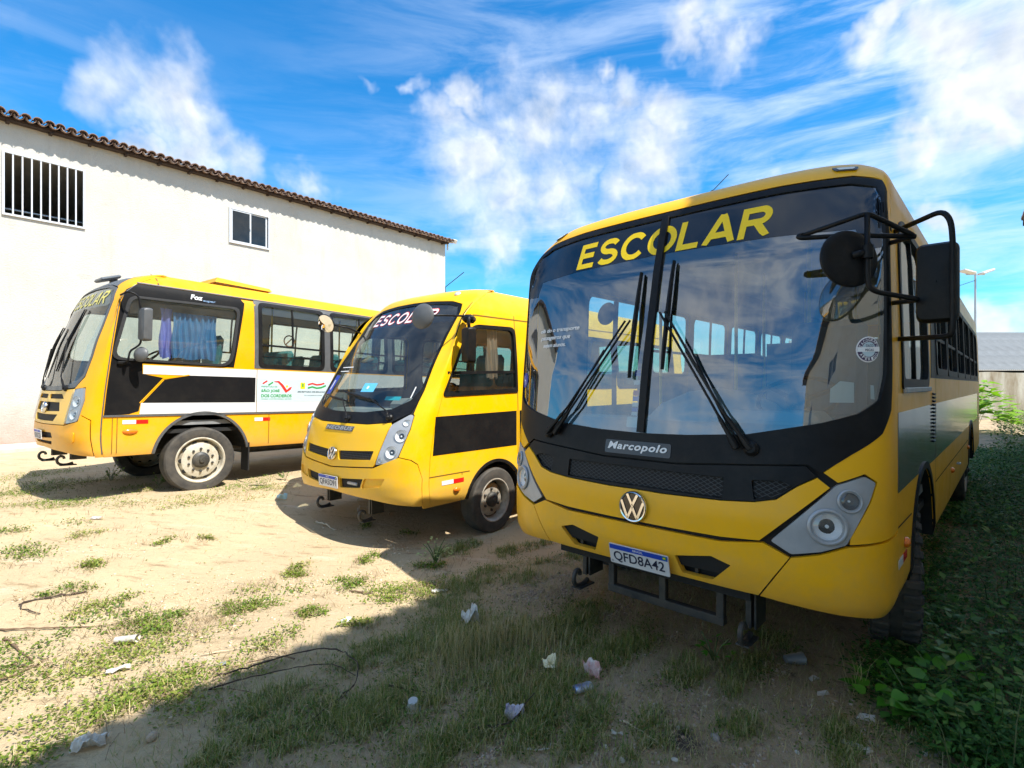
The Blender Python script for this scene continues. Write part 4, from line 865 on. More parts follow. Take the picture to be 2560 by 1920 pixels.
panel('windscreen_band', C.F, sym([(0, 2.75), (.6, 2.73), (.785, 2.675), (.872, 2.52), (.80, 2.47), (0, 2.47)]), mat('blue_grey_tint', (.10, .14, .17), .2), cr, (), -.011, 0, .08)
block_text('lettering', 'ESCOLAR', C.F, -.58, .74, 2.50, 2.69, -.003, mat('faded_yellow_lettering', (.62, .55, .14), .5), cr, .16, .15, .1)
capC = [(.83, 2.98), (sc, 2.98), (sc, .56), (1.152, .56), (1.158, .60), (1.140, 1.02), (1.020, 1.078), (.985, 1.003), (1.018, 1.258), (.986, 1.42), (.93, 1.41), (.810, 1.395), (.80, 1.406), (.928, 1.545), (.954, 1.8), (.949, 2.2), (.924, 2.544), (.838, 2.718), (.80, 2.735)]
for p in (capC, mir(capC)): panel('front_pillar', C.F, p, ORA, cr, (), 0, .02, .06)
panel('front_roof_cap', C.F, sym([(0, 2.98), (.825, 2.98), (.795, 2.738), (.6, 2.778), (0, 2.793)]), mat('slate_grey_paint', (.10, .115, .13), .4, dirt=.2), cr, (), .002, .02, .06)
sl = [rnd([(.05, 1.325), (.52, 1.33), (.60, 1.27), (.05, 1.265)], .012), rnd([(.0, 1.22), (.50, 1.225), (.56, 1.10), (.0, 1.08)], .012), rnd([(.04, 1.05), (.53, 1.06), (.44, .985), (.04, .975)], .012)]
sl = [sl[0], mir(sl[0]), rnd(sym([(0, 1.225), (.50, 1.225), (.56, 1.115), (0, 1.10)]), .012), rnd(sym([(0, 1.065), (.53, 1.075), (.42, .985), (0, .98)]), .012)]
panel('nose_panel', C.F, sym([(0, 1.362), (.4, 1.366), (.79, 1.395), (.770, 1.15), (.745, .955), (0, .945)]), mat('sand_yellow_paint', (.82, .50, .08), .35, dirt=.15), cr, sl, .004, .04, .06); C.badge(0, 1.155, .07, .02)
for p in sl: panel('grille_backing', C.F, p, SEAM, cr, (), -.012, 0, .1)
panel('bumper', C.F, sym([(0, .935), (.76, .945), (.985, .997), (1.016, 1.068), (1.13, 1.013), (1.148, .575), (1.0, .585), (.64, .62), (0, .64)]), ORA, cr, [rnd(sym([(0, .84), (.40, .845), (.44, .78), (0, .76)]), .015), rnd(sym([(0, .73), (.40, .735), (.36, .69), (0, .69)]), .01)], .006, .05, .05)
fg = rnd([(.80, .86), (.96, .87), (.94, .74), (.78, .72)], .03); panel('fog_recess', C.F, fg, ORA, cr, (), .018, .02, .04)
C.plate(-.1, .80, 'OFX7C30', .38, .12, .03)
for sg in (1, -1):
    h = [(.780, .965), (.970, 1.0), (1.008, 1.258), (.975, 1.412), (.808, 1.385), (.785, 1.15)]; ls = [(.885, 1.24, .068), (.880, 1.085, .066)]
    hl = panel('headlamp_housing', C.F, rnd(h if sg > 0 else mir(h), .03), GREYP, cr, [circ(sg * a, b, r, 24) for a, b, r in ls], 0, .02, .04)
    for a, b, r in ls: C.lamp(hl, C.F, sg * a, b, r)
    panel('headlamp_cover', C.F, rnd(h if sg > 0 else mir(h), .03), LENS, hl, (), .02, .02, .05)
C.wiper([(.60, 1.40, .03), (.45, 1.55, .05), (.20, 2.05, .05)], [(.28, 2.45), (.10, 1.62)], 1); C.wiper([(-.35, 1.40, .03), (-.4, 1.55, .05), (-.62, 1.95, .05)], [(-.50, 2.25), (-.72, 1.55)], 1)
g = G(); p0 = Vector(C.F(np.array([-.35]), np.array([2.93]), 0)[0]); g.box(tuple(p0 + Vector((0, -.05, .07))), (.34, .26, .05), Matrix.Rotation(.35, 4, 'X'), .02); g.box(tuple(p0 + Vector((0, .02, .02))), (.08, .08, .12)); g.obj('roof_air_scoop', mat('slate_grey_paint', (.10, .115, .13), .4), cr)
M = frame_on(C.F, .62, 2.90, .0); g = G(); g.lathe([(.04, 0), (.035, .012), (.0001, .016)], M, 16); g.obj('roof_marker_lamp', mat('clear_marker', (.75, .74, .66), .2), cr, True)
# mirrors
m3_ = bpy.data.objects.new('mirror_assembly', None); link(m3_, cr); arm(m3_, [(1.10, .16, 2.58), (1.24, .20, 2.62), (1.27, .30, 2.58), (1.27, .33, 2.40), (1.27, .34, 1.98), (1.25, .30, 1.93), (1.22, .24, 1.88), (1.22, .22, 1.74), (1.10, .20, 1.72)], .012, .05)
box_mirror(m3_, (1.30, .37, 2.22), (.15, .10, .42), R(10), GREYD); disc_mirror(m3_, (1.28, .34, 1.84), (.5, -.8, .1), .095, GREYD); g = G(); g.box((1.11, .19, 1.73), (.06, .10, .04), bev=.01); g.obj('mirror_bracket', BLK, m3_)
# side skin: black door area, white and black stripes, trim
S1 = C.side(1)
panel('door_skin', S1, [(C.seam(1.10) + .01, 1.07), (.28, 1.085), (.385, 1.12), (.405, 1.22), (.66, 1.555), (.42, 1.60), (.415, 1.735), (1.56, 1.735), (1.72, 2.70), (1.66, 2.765), (.36, 2.765), (.235, 2.67)] + [(C.seam(v) + .012, v) for v in np.linspace(2.5, 1.2, 10)], VIN, cr, [dwC], .003, .003, .12)
panel('white_stripe', S1, [(.425, 1.60), (.70, 1.60), (.98, 1.598), (7.3, 1.60), (7.3, 1.715), (.425, 1.715)], WHITE, cr, (), .0045, .003, .4); panel('white_stripe', S1, [(.395, 1.08), (1.88, 1.08), (1.88, 1.225), (.41, 1.225)], WHITE, cr, (), .0045, .003, .4); panel('white_stripe', S1, rect(1.88, 7.3, 1.08, 1.60), WHITE, cr, (), .0046, .003, .4)
panel('black_stripe', S1, [(.425, 1.225), (1.88, 1.225), (1.88, 1.60), (.98, 1.598), (.67, 1.53)], VIN, cr, (), .0044, .003, .4)
g_ = [(.395, 1.225), (.655, 1.545), (.97, 1.605)]
for (a0, b0), (a1, b1) in zip(g_[:-1], g_[1:]):
    d = np.array((a1 - a0, b1 - b0)); nn = np.array((-d[1], d[0])) / np.linalg.norm(d) * .007; panel('yellow_line', S1, [tuple(np.array((a0, b0)) - nn), tuple(np.array((a1, b1)) - nn), tuple(np.array((a1, b1)) + nn), tuple(np.array((a0, b0)) + nn)], ORA, cr, (), .0062, .002, .4)
panel('lower_trim', S1, rect(C.seam(1.07) + .006, 7.4, 1.052, 1.076), GREYD, cr, (), .012, .012, .3)
panel('gutter', S1, rect(.36, 7.4, 2.775, 2.79), GREYD, cr, (), .010, .012, .3); panel('window_band', S1, [(1.86, 1.735), (7.3, 1.735), (7.3, 2.77), (1.86, 2.77)], GREYD, cr, [w2, w3, w4, w5], .003, .003, .2)
panel('seam_trim', C.F, [(sc - .012, .60), (sc, .60), (sc, 2.75), (sc - .012, 2.75)], GREYD, cr, (), .004, .004, .1)
put_text('model_lettering', 'Foz', S1, .98, 1.14, 2.655, 2.725, .007, SILR, cr, .03, .2); put_text('model_lettering', 'super', S1, 1.14, 1.31, 2.635, 2.665, .007, mat('steel_blue_print', (.2, .32, .5), .4), cr, .01, .2)
panel('window_seal', S1, [tuple(np.array((.86, 2.18)) + (np.array(p) - (.86, 2.18)) * np.array((1.045, 1.06))) for p in dwC], RUB, cr, [[tuple(np.array((.86, 2.18)) + (np.array(p) - (.86, 2.18)) * .985) for p in dwC]], .02, .02, .1)
panel('window_pane', S1, dwC, WSGC, cr, (), -.01, 0, .3)
for sg in (1, -1):
    for (a, b), w in zip(((1.94, 3.02), (3.17, 4.35), (4.5, 5.7), (5.85, 7.2)), (w2, w3, w4, w5)):
        C.window(sg, w, bars=((a + .03, 2.10, b - .03, 2.085, .03), ((a + b) / 2, 2.11, (a + b) / 2, 2.71, .025), (a + .05, 1.93, b - .05, 1.925, .016)), fr=BLK)
C.window(-1, dwC, WING)
cur = mat('blue_curtain', (.06, .24, .50), .55, var=.3, vscale=3); curtain(cr, 1, .80, 1.37, 1.83, 2.46, 1.0, cur, 8, .03); curtain(cr, 1, .66, .80, 1.83, 2.50, .98, mat('violet_blue_curtain', (.20, .22, .62), .55), 2, .03)
# decals
dc = panel('side_decal', S1, rect(1.90, 3.32, 1.235, 1.585), PALEB, cr, (), .0062, .001, .4)
put_text('decal_lettering', 'SÃO JOSÉ', S1, 1.97, 2.26, 1.372, 1.432, .0085, LETG, dc, .03); put_text('decal_lettering', 'DOS CORDEIROS', S1, 1.97, 2.46, 1.302, 1.350, .0085, LETG, dc, .03); put_text('decal_small_lettering', 'PREFEITURA DE', S1, 1.97, 2.22, 1.455, 1.478, .0085, LETG, dc); put_text('decal_small_lettering', 'NOSSO COMPROMISSO SEMPRE', S1, 1.97, 2.46, 1.268, 1.284, .0085, LETG, dc)
def ribbon(P, w, m, name='decal_ribbon'):
    P = [np.array(p) for p in P]; L_ = []; R_ = []
    for i, p in enumerate(P):
        d = P[min(i + 1, len(P) - 1)] - P[max(i - 1, 0)]; nn = np.array((-d[1], d[0])) / np.linalg.norm(d) * (w[i] if hasattr(w, '__len__') else w) / 2; L_.append(tuple(p + nn)); R_.append(tuple(p - nn))
    panel(name, S1, L_ + R_[::-1], m, dc, (), .0085, .0, .2)
ribbon([(2.17, 1.545), (2.24, 1.545), (2.30, 1.49), (2.37, 1.395), (2.43, 1.44), (2.46, 1.47)], [.008, .03, .04, .05, .04, .006], LETR); ribbon([(1.99, 1.51), (2.06, 1.555)], .022, LETR); ribbon([(2.08, 1.49), (2.15, 1.535)], .022, LETG); C.disc('decal_dot', S1, 2.38, 1.475, .018, .0085, LETY, dc)
ribbon([(2.74, 1.51), (2.82, 1.53), (2.90, 1.51), (2.98, 1.52), (3.04, 1.54)], .026, LETR); ribbon([(2.74, 1.455), (2.82, 1.475), (2.90, 1.455), (2.98, 1.465), (3.07, 1.50)], .026, LETG); put_text('decal_lettering', 'SECRETARIA DE EDUCAÇÃO', S1, 2.56, 3.12, 1.375, 1.410, .0085, LETB, dc, .02, .2); put_text('decal_small_lettering', 'Por uma gestão de sucesso', S1, 2.68, 3.0, 1.322, 1.345, .0085, LETB, dc, 0, .2); panel('decal_emblem', S1, rect(2.61, 2.69, 1.44, 1.54), LETY, dc, (), .0085, 0, .2); panel('decal_emblem', S1, rect(2.635, 2.665, 1.47, 1.53), LETG, dc, (), .0105, 0, .2)
C.reflector(.215, .495, .985, .05); C.reflector(1.88, 2.12, .97, .05); C.marker(.30, .865, .17, .035); C.arch_trim(1.17, .60, .47, .56, GREYD, .035); C.arch_trim(5.5, .60, .47, .56, GREYD, .035)
for pts in ([(2.10, .60), (2.10, 1.05)], [(.16, .60), (.16, 1.04)], [(.11, .60), (.11, 1.04)], [(1.9, 1.08), (1.9, 1.73)]):
    (a0, b0), (a1, b1) = pts; panel('panel_joint', S1, rect(a0 - .004, a0 + .004, b0, b1), mat('brown_joint', (.20, .11, .01), .6), cr, (), .007, 0, .3)
g = G(); g.box((1.105, 2.78, .80), (.012, .07, .15), bev=.003); g.obj('fuel_flap', ORA, cr); g = G(); g.box((1.112, 2.78, .755), (.012, .05, .02)); g.obj('flap_handle', REDR, cr)
C.wheel(.985, 1.15, .43, .45, .30, .26, 1, R(-5), STEELW, 10, 10, .035, hubr=.085); C.wheel(-.97, 1.15, .43, .45, .30, .26, -1, R(-5), STEELW, 10, 10, .035)
for sg in (1, -1): C.wheel(sg * .95, 5.5, .47, .45, .30, .3, sg, 0, STEELW)
g = G(); g.box((1.0, 1.80, .42), (.22, .02, .42)); g.obj('mud_flap', RUB, cr)
C.chassis(.60, .2, 7.4); C.interior(.95, 5, SEATT, 2.25, .85); g = G(); g.box((0, .35, 1.40), (1.9, .6, .22), bev=.1); g.box((.45, .30, 1.56), (.8, .4, .2), bev=.1); g.obj('dashboard', mat('pale_dashboard', (.45, .45, .42), .6), cr); steering(cr, (.5, .62, 1.80), .22, 40); g = G(); g.box((.5, 1.25, 1.45), (.5, .48, .14), bev=.05); g.box((.5, 1.5, 1.85), (.5, .12, .75), Matrix.Rotation(-.1, 4, 'X'), .06); g.obj('driver_seat', SEATT, cr)
for (y0, x0) in ((2.05, .72), (2.62, .72)):   # emergency-exit handwheels seen in the glass
    g = G(); n = 20; g.tube([(x0, y0 + .09 * math.cos(2 * math.pi * k / n), 2.23 + .09 * math.sin(2 * math.pi * k / n)) for k in range(n + 1)], .011, 6); g.tube([(x0, y0 - .065, 2.165), (x0, y0 + .065, 2.295)], .010, 6); g.obj('exit_sign_ring', mat('brown_print', (.22, .08, .04), .5), cr, True)
tow_hook(cr, -.3, -.2, .60, .42); tow_hook(cr, .42, -.16, .60, .42)
g = G(); zt = C.v1 + .07; g.add([(-.35, 1.55, zt + .02), (.45, 1.55, zt + .02), (.45, 2.45, zt - .0), (-.35, 2.45, zt), (-.30, 1.60, zt + .10), (.40, 1.60, zt + .10), (.42, 2.42, zt + .05), (-.32, 2.42, zt + .05)], [(0, 1, 5, 4), (1, 2, 6, 5), (2, 3, 7, 6), (3, 0, 4, 7), (4, 5, 6, 7)]); g.obj('roof_hatch', ORA, cr)
panel('roof_joint', S1, rect(.60, .62, 2.80, 2.975), mat('brown_joint', (.20, .11, .01), .6), cr, (), .003, 0, .1)
# ================================================================= ground
def lines(a, b, near, far, fine, coarse):
    out = []; v = a
    while v < b:
        out.append(v); d = 0 if near <= v <= far else min(abs(v - near), abs(v - far)); v += fine + d * coarse
    return np.array(out + [b])
xs = lines(-900, 900, -9, 8, .11, .16); ys = lines(-300, 1500, .8, 12, .11, .16)
X_, Y_ = np.meshgrid(xs, ys); Zg = gz(X_, Y_)
nx_, ny_ = len(xs), len(ys); V = np.stack([X_.ravel(), Y_.ravel(), Zg.ravel()], 1)
idx = np.arange(nx_ * ny_).reshape(ny_, nx_); Fq = np.stack([idx[:-1, :-1].ravel(), idx[:-1, 1:].ravel(), idx[1:, 1:].ravel(), idx[1:, :-1].ravel()], 1)
def ground_mat():
    m = bpy.data.materials.new('sandy_ground'); m.use_nodes = True; nt = m.node_tree; L = nt.links.new; b = nt.nodes['Principled BSDF']; b.inputs['Roughness'].default_value = .95; b.inputs['Specular IOR Level'].default_value = .15
    tc = nt.nodes.new('ShaderNodeTexCoord'); P = tc.outputs['Object']
    def nz(sc_, det=6, ro=.6, st=None, dist=0.):
        n = nt.nodes.new('ShaderNodeTexNoise'); n.inputs['Scale'].default_value = sc_; n.inputs['Detail'].default_value = det; n.inputs['Roughness'].default_value = ro; n.inputs['Distortion'].default_value = dist
        if st:
            mp_ = nt.nodes.new('ShaderNodeMapping'); mp_.inputs['Scale'].default_value = st; mp_.inputs['Rotation'].default_value = (0, 0, R(35)); L(P, mp_.inputs[0]); L(mp_.outputs[0], n.inputs['Vector'])
        else: L(P, n.inputs['Vector'])
        return n.outputs[0]
    def rng(v, a, c, lo=0., hi=1.):
        r = nt.nodes.new('ShaderNodeMapRange'); r.interpolation_type = 'SMOOTHSTEP'; L(v, r.inputs[0]); r.inputs[1].default_value = a; r.inputs[2].default_value = c; r.inputs[3].default_value = lo; r.inputs[4].default_value = hi; return r.outputs[0]
    def mix(f, A_, B_):
        x = nt.nodes.new('ShaderNodeMix'); x.data_type = 'RGBA'; L(f, x.inputs['Factor'])
        for s_, v in (('A', A_), ('B', B_)):
            if isinstance(v, tuple): x.inputs[s_].default_value = (*v, 1)
            else: L(v, x.inputs[s_])
        return x.outputs['Result']
    def ma(op, a, c):
        n = nt.nodes.new('ShaderNodeMath'); n.operation = op; n.use_clamp = True
        for i, v in enumerate((a, c)):
            if isinstance(v, (int, float)): n.inputs[i].default_value = v
            else: L(v, n.inputs[i])
        return n.outputs[0]
    sand = mix(rng(nz(.7, 5), .35, .65), (.56, .435, .265), (.49, .38, .24))
    sand = mix(rng(nz(1.6, 8, .7, (1, 3.5, 1)), .52, .75), sand, (.58, .49, .35))
    sand = mix(rng(nz(3.0, 8, .7, (1, 3, 1)), .54, .72), sand, (.29, .21, .12))
    sand = mix(ma('MULTIPLY', rng(nz(11, 8, .75, (1, 2.2, 1)), .56, .70), .7), sand, (.25, .18, .105))
    sand = mix(ma('MULTIPLY', rng(nz(46, 4, .7), .58, .74), .55), sand, (.30, .24, .16))
    # browner ground tone on the side of the yard towards the big bus and the verge
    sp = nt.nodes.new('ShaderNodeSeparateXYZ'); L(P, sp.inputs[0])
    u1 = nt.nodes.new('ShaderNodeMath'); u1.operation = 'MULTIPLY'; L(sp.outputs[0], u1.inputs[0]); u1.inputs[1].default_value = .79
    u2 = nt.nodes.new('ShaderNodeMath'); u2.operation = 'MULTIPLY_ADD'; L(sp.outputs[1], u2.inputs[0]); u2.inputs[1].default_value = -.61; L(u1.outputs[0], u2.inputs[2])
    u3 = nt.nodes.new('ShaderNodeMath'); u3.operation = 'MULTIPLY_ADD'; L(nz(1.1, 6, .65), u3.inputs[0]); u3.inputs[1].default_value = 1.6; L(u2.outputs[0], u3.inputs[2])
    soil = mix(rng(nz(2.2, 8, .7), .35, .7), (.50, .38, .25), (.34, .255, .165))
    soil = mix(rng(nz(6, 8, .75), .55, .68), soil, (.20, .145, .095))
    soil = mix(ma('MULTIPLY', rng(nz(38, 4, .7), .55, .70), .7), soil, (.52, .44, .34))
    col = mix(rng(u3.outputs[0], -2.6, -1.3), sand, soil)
    # dark oily stain
    d = nt.nodes.new('ShaderNodeVectorMath'); d.operation = 'DISTANCE'; L(P, d.inputs[0]); d.inputs[1].default_value = (.83, 2.57, 0)
    dd = nt.nodes.new('ShaderNodeMath'); dd.operation = 'MULTIPLY_ADD'; L(nz(9, 6, .7), dd.inputs[0]); dd.inputs[1].default_value = .22; L(d.outputs['Value'], dd.inputs[2])
    col = mix(rng(dd.outputs[0], .15, .26, .85, 0.), col, (.055, .05, .05))
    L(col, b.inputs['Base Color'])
    h1 = nz(24, 8, .7); h2 = nz(150, 4, .7)
    hh = nt.nodes.new('ShaderNodeMath'); hh.operation = 'MULTIPLY_ADD'; L(h2, hh.inputs[0]); hh.inputs[1].default_value = .35; L(h1, hh.inputs[2])
    bu = nt.nodes.new('ShaderNodeBump'); bu.inputs['Strength'].default_value = .75; bu.inputs['Distance'].default_value = .03; L(hh.outputs[0], bu.inputs['Height']); L(bu.outputs[0], b.inputs['Normal'])
    return m
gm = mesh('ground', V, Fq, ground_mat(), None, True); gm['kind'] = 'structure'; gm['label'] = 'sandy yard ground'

# ================================================================= white building on the left
def wall_mat():
    m = mat('weathered_stucco', (.54, .525, .485), .9, col2=(.475, .455, .41), vscale=.9, bump=.8, bscale=26); nt = m.node_tree; L = nt.links.new; b = nt.nodes['Principled BSDF']; src = b.inputs['Base Color'].links[0].from_socket
    tc = nt.nodes.new('ShaderNodeTexCoord'); sp = nt.nodes.new('ShaderNodeSeparateXYZ'); L(tc.outputs['Object'], sp.inputs[0])
    def nz(scl, st, lo, hi, amt):
        mp_ = nt.nodes.new('ShaderNodeMapping'); mp_.inputs['Scale'].default_value = st; L(tc.outputs['Object'], mp_.inputs[0]); n = nt.nodes.new('ShaderNodeTexNoise'); n.inputs['Scale'].default_value = scl; n.inputs['Detail'].default_value = 9; n.inputs['Roughness'].default_value = .7; L(mp_.outputs[0], n.inputs['Vector'])
        r = nt.nodes.new('ShaderNodeMapRange'); r.inputs[1].default_value = lo; r.inputs[2].default_value = hi; r.inputs[4].default_value = amt; L(n.outputs[0], r.inputs[0]); return r.outputs[0]
    def mx(f, a, c):
        x = nt.nodes.new('ShaderNodeMix'); x.data_type = 'RGBA'; L(f, x.inputs['Factor']); L(a, x.inputs['A']); x.inputs['B'].default_value = (*c, 1); return x.outputs['Result']
    c = mx(nz(2.2, (1, 1, .16), .54, .80, .45), src, (.30, .26, .20)); c = mx(nz(3.1, (.5, 1, 1), .60, .72, .45), c, (.32, .295, .255))
    zr = nt.nodes.new('ShaderNodeMath'); zr.operation = 'MULTIPLY_ADD'; L(nz(2.6, (1, 1, 1), .2, .9, 1.), zr.inputs[0]); zr.inputs[1].default_value = -1.1; L(sp.outputs[2], zr.inputs[2])
    r = nt.nodes.new('ShaderNodeMapRange'); r.inputs[1].default_value = -.3; r.inputs[2].default_value = .75; r.inputs[3].default_value = .75; r.inputs[4].default_value = 0; L(zr.outputs[0], r.inputs[0]); c = mx(r.outputs[0], c, (.44, .26, .19))
    L(c, b.inputs['Base Color']); return m
STUC = mat('white_stucco', (.70, .67, .60), .9, col2=(.61, .575, .50), vscale=1.3, bump=.8, bscale=26, stretch=(1, 1, .5))
STUCW = wall_mat()
CLAY = mat('clay_tile', (.17, .082, .055), .85, col2=(.36, .29, .25), vscale=7, bump=.3, bscale=60)
WOODD = mat('dark_rafter_wood', (.035, .02, .014), .8); ALU = mat('white_aluminium', (.56, .58, .61), .35, metal=.1); 
def tile_mesh(name, r0, r1, ln, up=True, th=.014):
    n = 7; V = []
    for (rad, y) in ((r0, 0), (r1, ln)):
        for dr in (0, th):
            for k in range(n):
                a = math.pi * k / (n - 1); V.append(((rad - dr) * math.cos(a), y, ((rad - dr) * math.sin(a)) * (1 if up else -1)))
    F = [];
    for k in range(n - 1): F += [(k, k + 1, 2 * n + k + 1, 2 * n + k), (n + k, 3 * n + k, 3 * n + k + 1, n + k + 1), (k, n + k, n + k + 1, k + 1), (2 * n + k, 2 * n + k + 1, 3 * n + k + 1, 3 * n + k)]
    return mesh(name, V, F, CLAY, data=True)
def corrugated(name, x0, x1, y0, y1, z0, slope, pitch, amp, m, parent):
    n = int((x1 - x0) / pitch * 6); V = []
    for y in (y0, y1):
        for i in range(n + 1):
            x = x0 + (x1 - x0) * i / n; V.append((x, y, z0 + abs(y) * slope + amp * math.cos(2 * math.pi * (x - x0) / pitch)))
    o = mesh(name, V, [(i, i + 1, n + 2 + i, n + 1 + i) for i in range(n)], m, parent, True); o['kind'] = 'stuff'; return o
d_ = empty('building', (-11.159, 12.275, .29), R(50.6)); tag(d_, 'long two-storey white plastered building with a clay tile eave behind the buses', 'building')
WM = lambda t, z, off=0.: np.stack([np.asarray(t, float), 0 * np.asarray(t, float) - off, np.asarray(z, float)], -1)
o1, o2 = rect(-.51, .98, 5.28, 6.73), rect(4.36, 5.57, 5.66, 6.71)
panel('wall', WM, rect(-6, 13.11, -.3, 7.40), STUCW, d_, [o1, o2], 0, .18, .8)
g = G(); g.box((13.03, 4.0, 3.6), (.16, 7.9, 7.9)); g.box((-6.1, 4.0, 3.6), (.16, 7.9, 7.9)); g.box((3.5, 8.0, 3.6), (19.2, .16, 7.9)); g.obj('rear_wall', STUC, d_)
g = G(); g.box((3.5, 4.1, 4.3), (18.8, 7.6, .15)); g.box((3.5, 3.9, .05), (18.8, 7.6, .1)); g.box((3.5, 4.1, 7.25), (18.8, 7.6, .1)); g.obj('inner_floor', STUC, d_)
# barred window
fr = G()
for c, dm in (((.235, -.012, 5.30), (1.49, .06, .045)), ((.235, -.012, 6.71), (1.49, .06, .045)), ((-.488, -.012, 6.005), (.045, .06, 1.365)), ((.958, -.012, 6.005), (.045, .06, 1.365))): fr.box(c, dm)
wdw = fr.obj('window', ALU, d_); wdw['label'] = 'wide upstairs opening closed by white vertical bars'
bm_ = G(); bm_.box((0, 0, 0), (.03, .03, 1.37), bev=.003); bmd = mesh('bar', bm_.V, bm_.F, mat('grey_painted_bar', (.52, .54, .58), .5), data=True)
for k in range(8): inst('bar', bmd, wdw, (-.488 + 1.446 * (k + 1) / 9, -.02, 6.005))
g = G(); g.box((.235, .8, 5.62), (1.9, .04, .03)); g.obj('inner_rail', ALU, wdw)
# sliding window
fr = G()
for c, dm in (((4.965, -.01, 5.68), (1.21, .07, .045)), ((4.965, -.01, 6.69), (1.21, .07, .045)), ((4.383, -.01, 6.185), (.045, .07, .965)), ((5.547, -.01, 6.185), (.045, .07, .965))): fr.box(c, dm)
w2_ = fr.obj('window', ALU, d_); w2_['label'] = 'small white two-pane sliding window'
for k, (a, b, yy) in enumerate(((4.41, 5.0, -.02), (4.94, 5.50, .012))):
    s_ = G()
    for c, dm in ((((a + b) / 2, yy, 5.72), (b - a, .025, .045)), (((a + b) / 2, yy, 6.65), (b - a, .025, .045)), ((a + .022, yy, 6.185), (.044, .025, .885)), ((b - .022, yy, 6.185), (.044, .025, .885))): s_.box(c, dm)
    s_.obj('sash', ALU, w2_); p_ = G(); p_.box(((a + b) / 2, yy, 6.185), (b - a - .08, .006, .87)); p_.obj('pane', DGL, w2_)
g = G(); g.box((4.97, -.045, 6.16), (.02, .03, .05)); g.obj('latch', ALU, w2_)
# roof
rf_ = empty('roof', (0, 0, 0)); rf_.parent = d_
corrugated('roof_field', -6, 13.3, .1, 8.3, 7.52, .22, .205, .05, CLAY, rf_)
cov = tile_mesh('tile', .095, .078, .52, True); pan = tile_mesh('tile', .090, .105, .52, False); k = 0; t = -5.9
while t < 13.25:
    j = random.uniform; inst('tile', cov, rf_, (t + j(-.008, .008), -.40 + j(-.02, .02), 7.46 + j(-.008, .008)), (R(12.5) + j(-.03, .03), j(-.05, .05), j(-.04, .04)))
    inst('tile', pan, rf_, (t + .1025, -.37 + j(-.015, .015), 7.49), (R(12.5), 0, 0)); t += .205
g = G(); g.box((3.6, -.10, 7.40), (19.1, .20, .03)); g.box((3.6, -.19, 7.42), (19.1, .03, .05)); g.obj('eave_board', WOODD, rf_)
rb = G(); rb.box((0, 0, 0), (.06, .22, .05)); rbd = mesh('rafter', rb.V, rb.F, WOODD, data=True)
for k in range(26): inst('rafter', rbd, rf_, (-5.6 + k * .74, -.10, 7.365))
g = G(); M = Matrix.Translation((13.32, -.30, 7.50)); g.box((13.34, -.34, 7.50), (.26, .05, .17), Matrix.Rotation(.5, 4, 'X'), .015); g.box((13.2, -.22, 7.46), (.05, .3, .05)); g.box((13.14, -.12, 7.30), (.05, .05, .36))
fl_ = g.obj('floodlight', mat('pale_lamp_metal', (.62, .60, .54), .5)); fl_.matrix_world = Matrix.Translation((-11.159, 12.275, .29)) @ Matrix.Rotation(R(50.6), 4, 'Z'); tag(fl_, 'small floodlight on a bracket at the far top corner of the white building', 'floodlight')
pv = G(); pv.box((3.5, -.55, .02), (19.5, 1.1, .16), bev=.02); pvo = pv.obj('pavement', mat('pale_concrete', (.55, .53, .48), .9, col2=(.40, .38, .33), vscale=3, bump=.3)); pvo.location = (-11.159, 12.275, .29); pvo.rotation_euler = (0, 0, R(50.6)); pvo['kind'] = 'structure'

# ================================================================= building on the right whose eave shades the yard
e_ = empty('building', (17.9, 18.5, -.6), math.atan2(.761, .648)); tag(e_, 'tall building at the right edge, only the brown tile corner of its eave showing', 'building')
CREAM = mat('cream_plaster', (.84, .77, .64), .9, col2=(.76, .68, .55), vscale=1.2, bump=.5, bscale=30)
WE = lambda t, z, off=0.: np.stack([np.asarray(t, float), 0 * np.asarray(t, float) - .55 + off, np.asarray(z, float)], -1)
hz = [rect(-36 + k * 6, -34.6 + k * 6, 4.6, 5.8) for k in range(6)]
panel('wall', WE, rect(-40, -.3, -.3, 8.1), CREAM, e_, hz, 0, .15, 1.2)
for h_ in hz:
    (a, b) = (h_[0][0], h_[1][0]); fr = G()
    for c, dm in ((((a + b) / 2, -.58, 4.62), (b - a, .06, .05)), (((a + b) / 2, -.58, 5.78), (b - a, .06, .05)), ((a + .025, -.58, 5.2), (.05, .06, 1.1)), ((b - .025, -.58, 5.2), (.05, .06, 1.1)), (((a + b) / 2, -.58, 5.2), (.05, .06, 1.1))): fr.box(c, dm)
    o = fr.obj('window', ALU, e_); g = G(); g.box(((a + b) / 2, -.60, 5.2), (b - a - .05, .008, 1.1)); g.obj('pane', DGL, o)
g = G(); g.box((-.4, -4.5, 4), (.16, 7.8, 8.2)); g.box((-39.9, -4.5, 4), (.16, 7.8, 8.2)); g.box((-20, -8.4, 4), (39.6, .16, 8.2)); g.obj('rear_wall', CREAM, e_)
re_ = empty('roof'); re_.parent = e_
corrugated('roof_field', -40, .05, -.2, -8.8, 8.12, .22, .205, .05, CLAY, re_)
for k in range(60):
    j = random.uniform; inst('tile', cov, re_, (-.02 - k * .205 + j(-.006, .006), .03, 8.09 + j(-.008, .008)), (R(12.5), j(-.05, .05), math.pi + j(-.04, .04))); inst('tile', pan, re_, (-.12 - k * .205, 0, 8.12), (R(12.5), 0, math.pi))
corrugated('roof_eave_field', -40, -12.3, .03, -.22, 8.10, .0, .205, .07, CLAY, re_)
g = G(); g.box((-20, -.28, 8.0), (40.1, .56, .04)); g.box((-20, -.03, 8.02), (40.1, .04, .09)); g.box((.02, -.6, 8.06), (.05, 1.2, .34)); g.obj('eave_board', WOODD, re_)

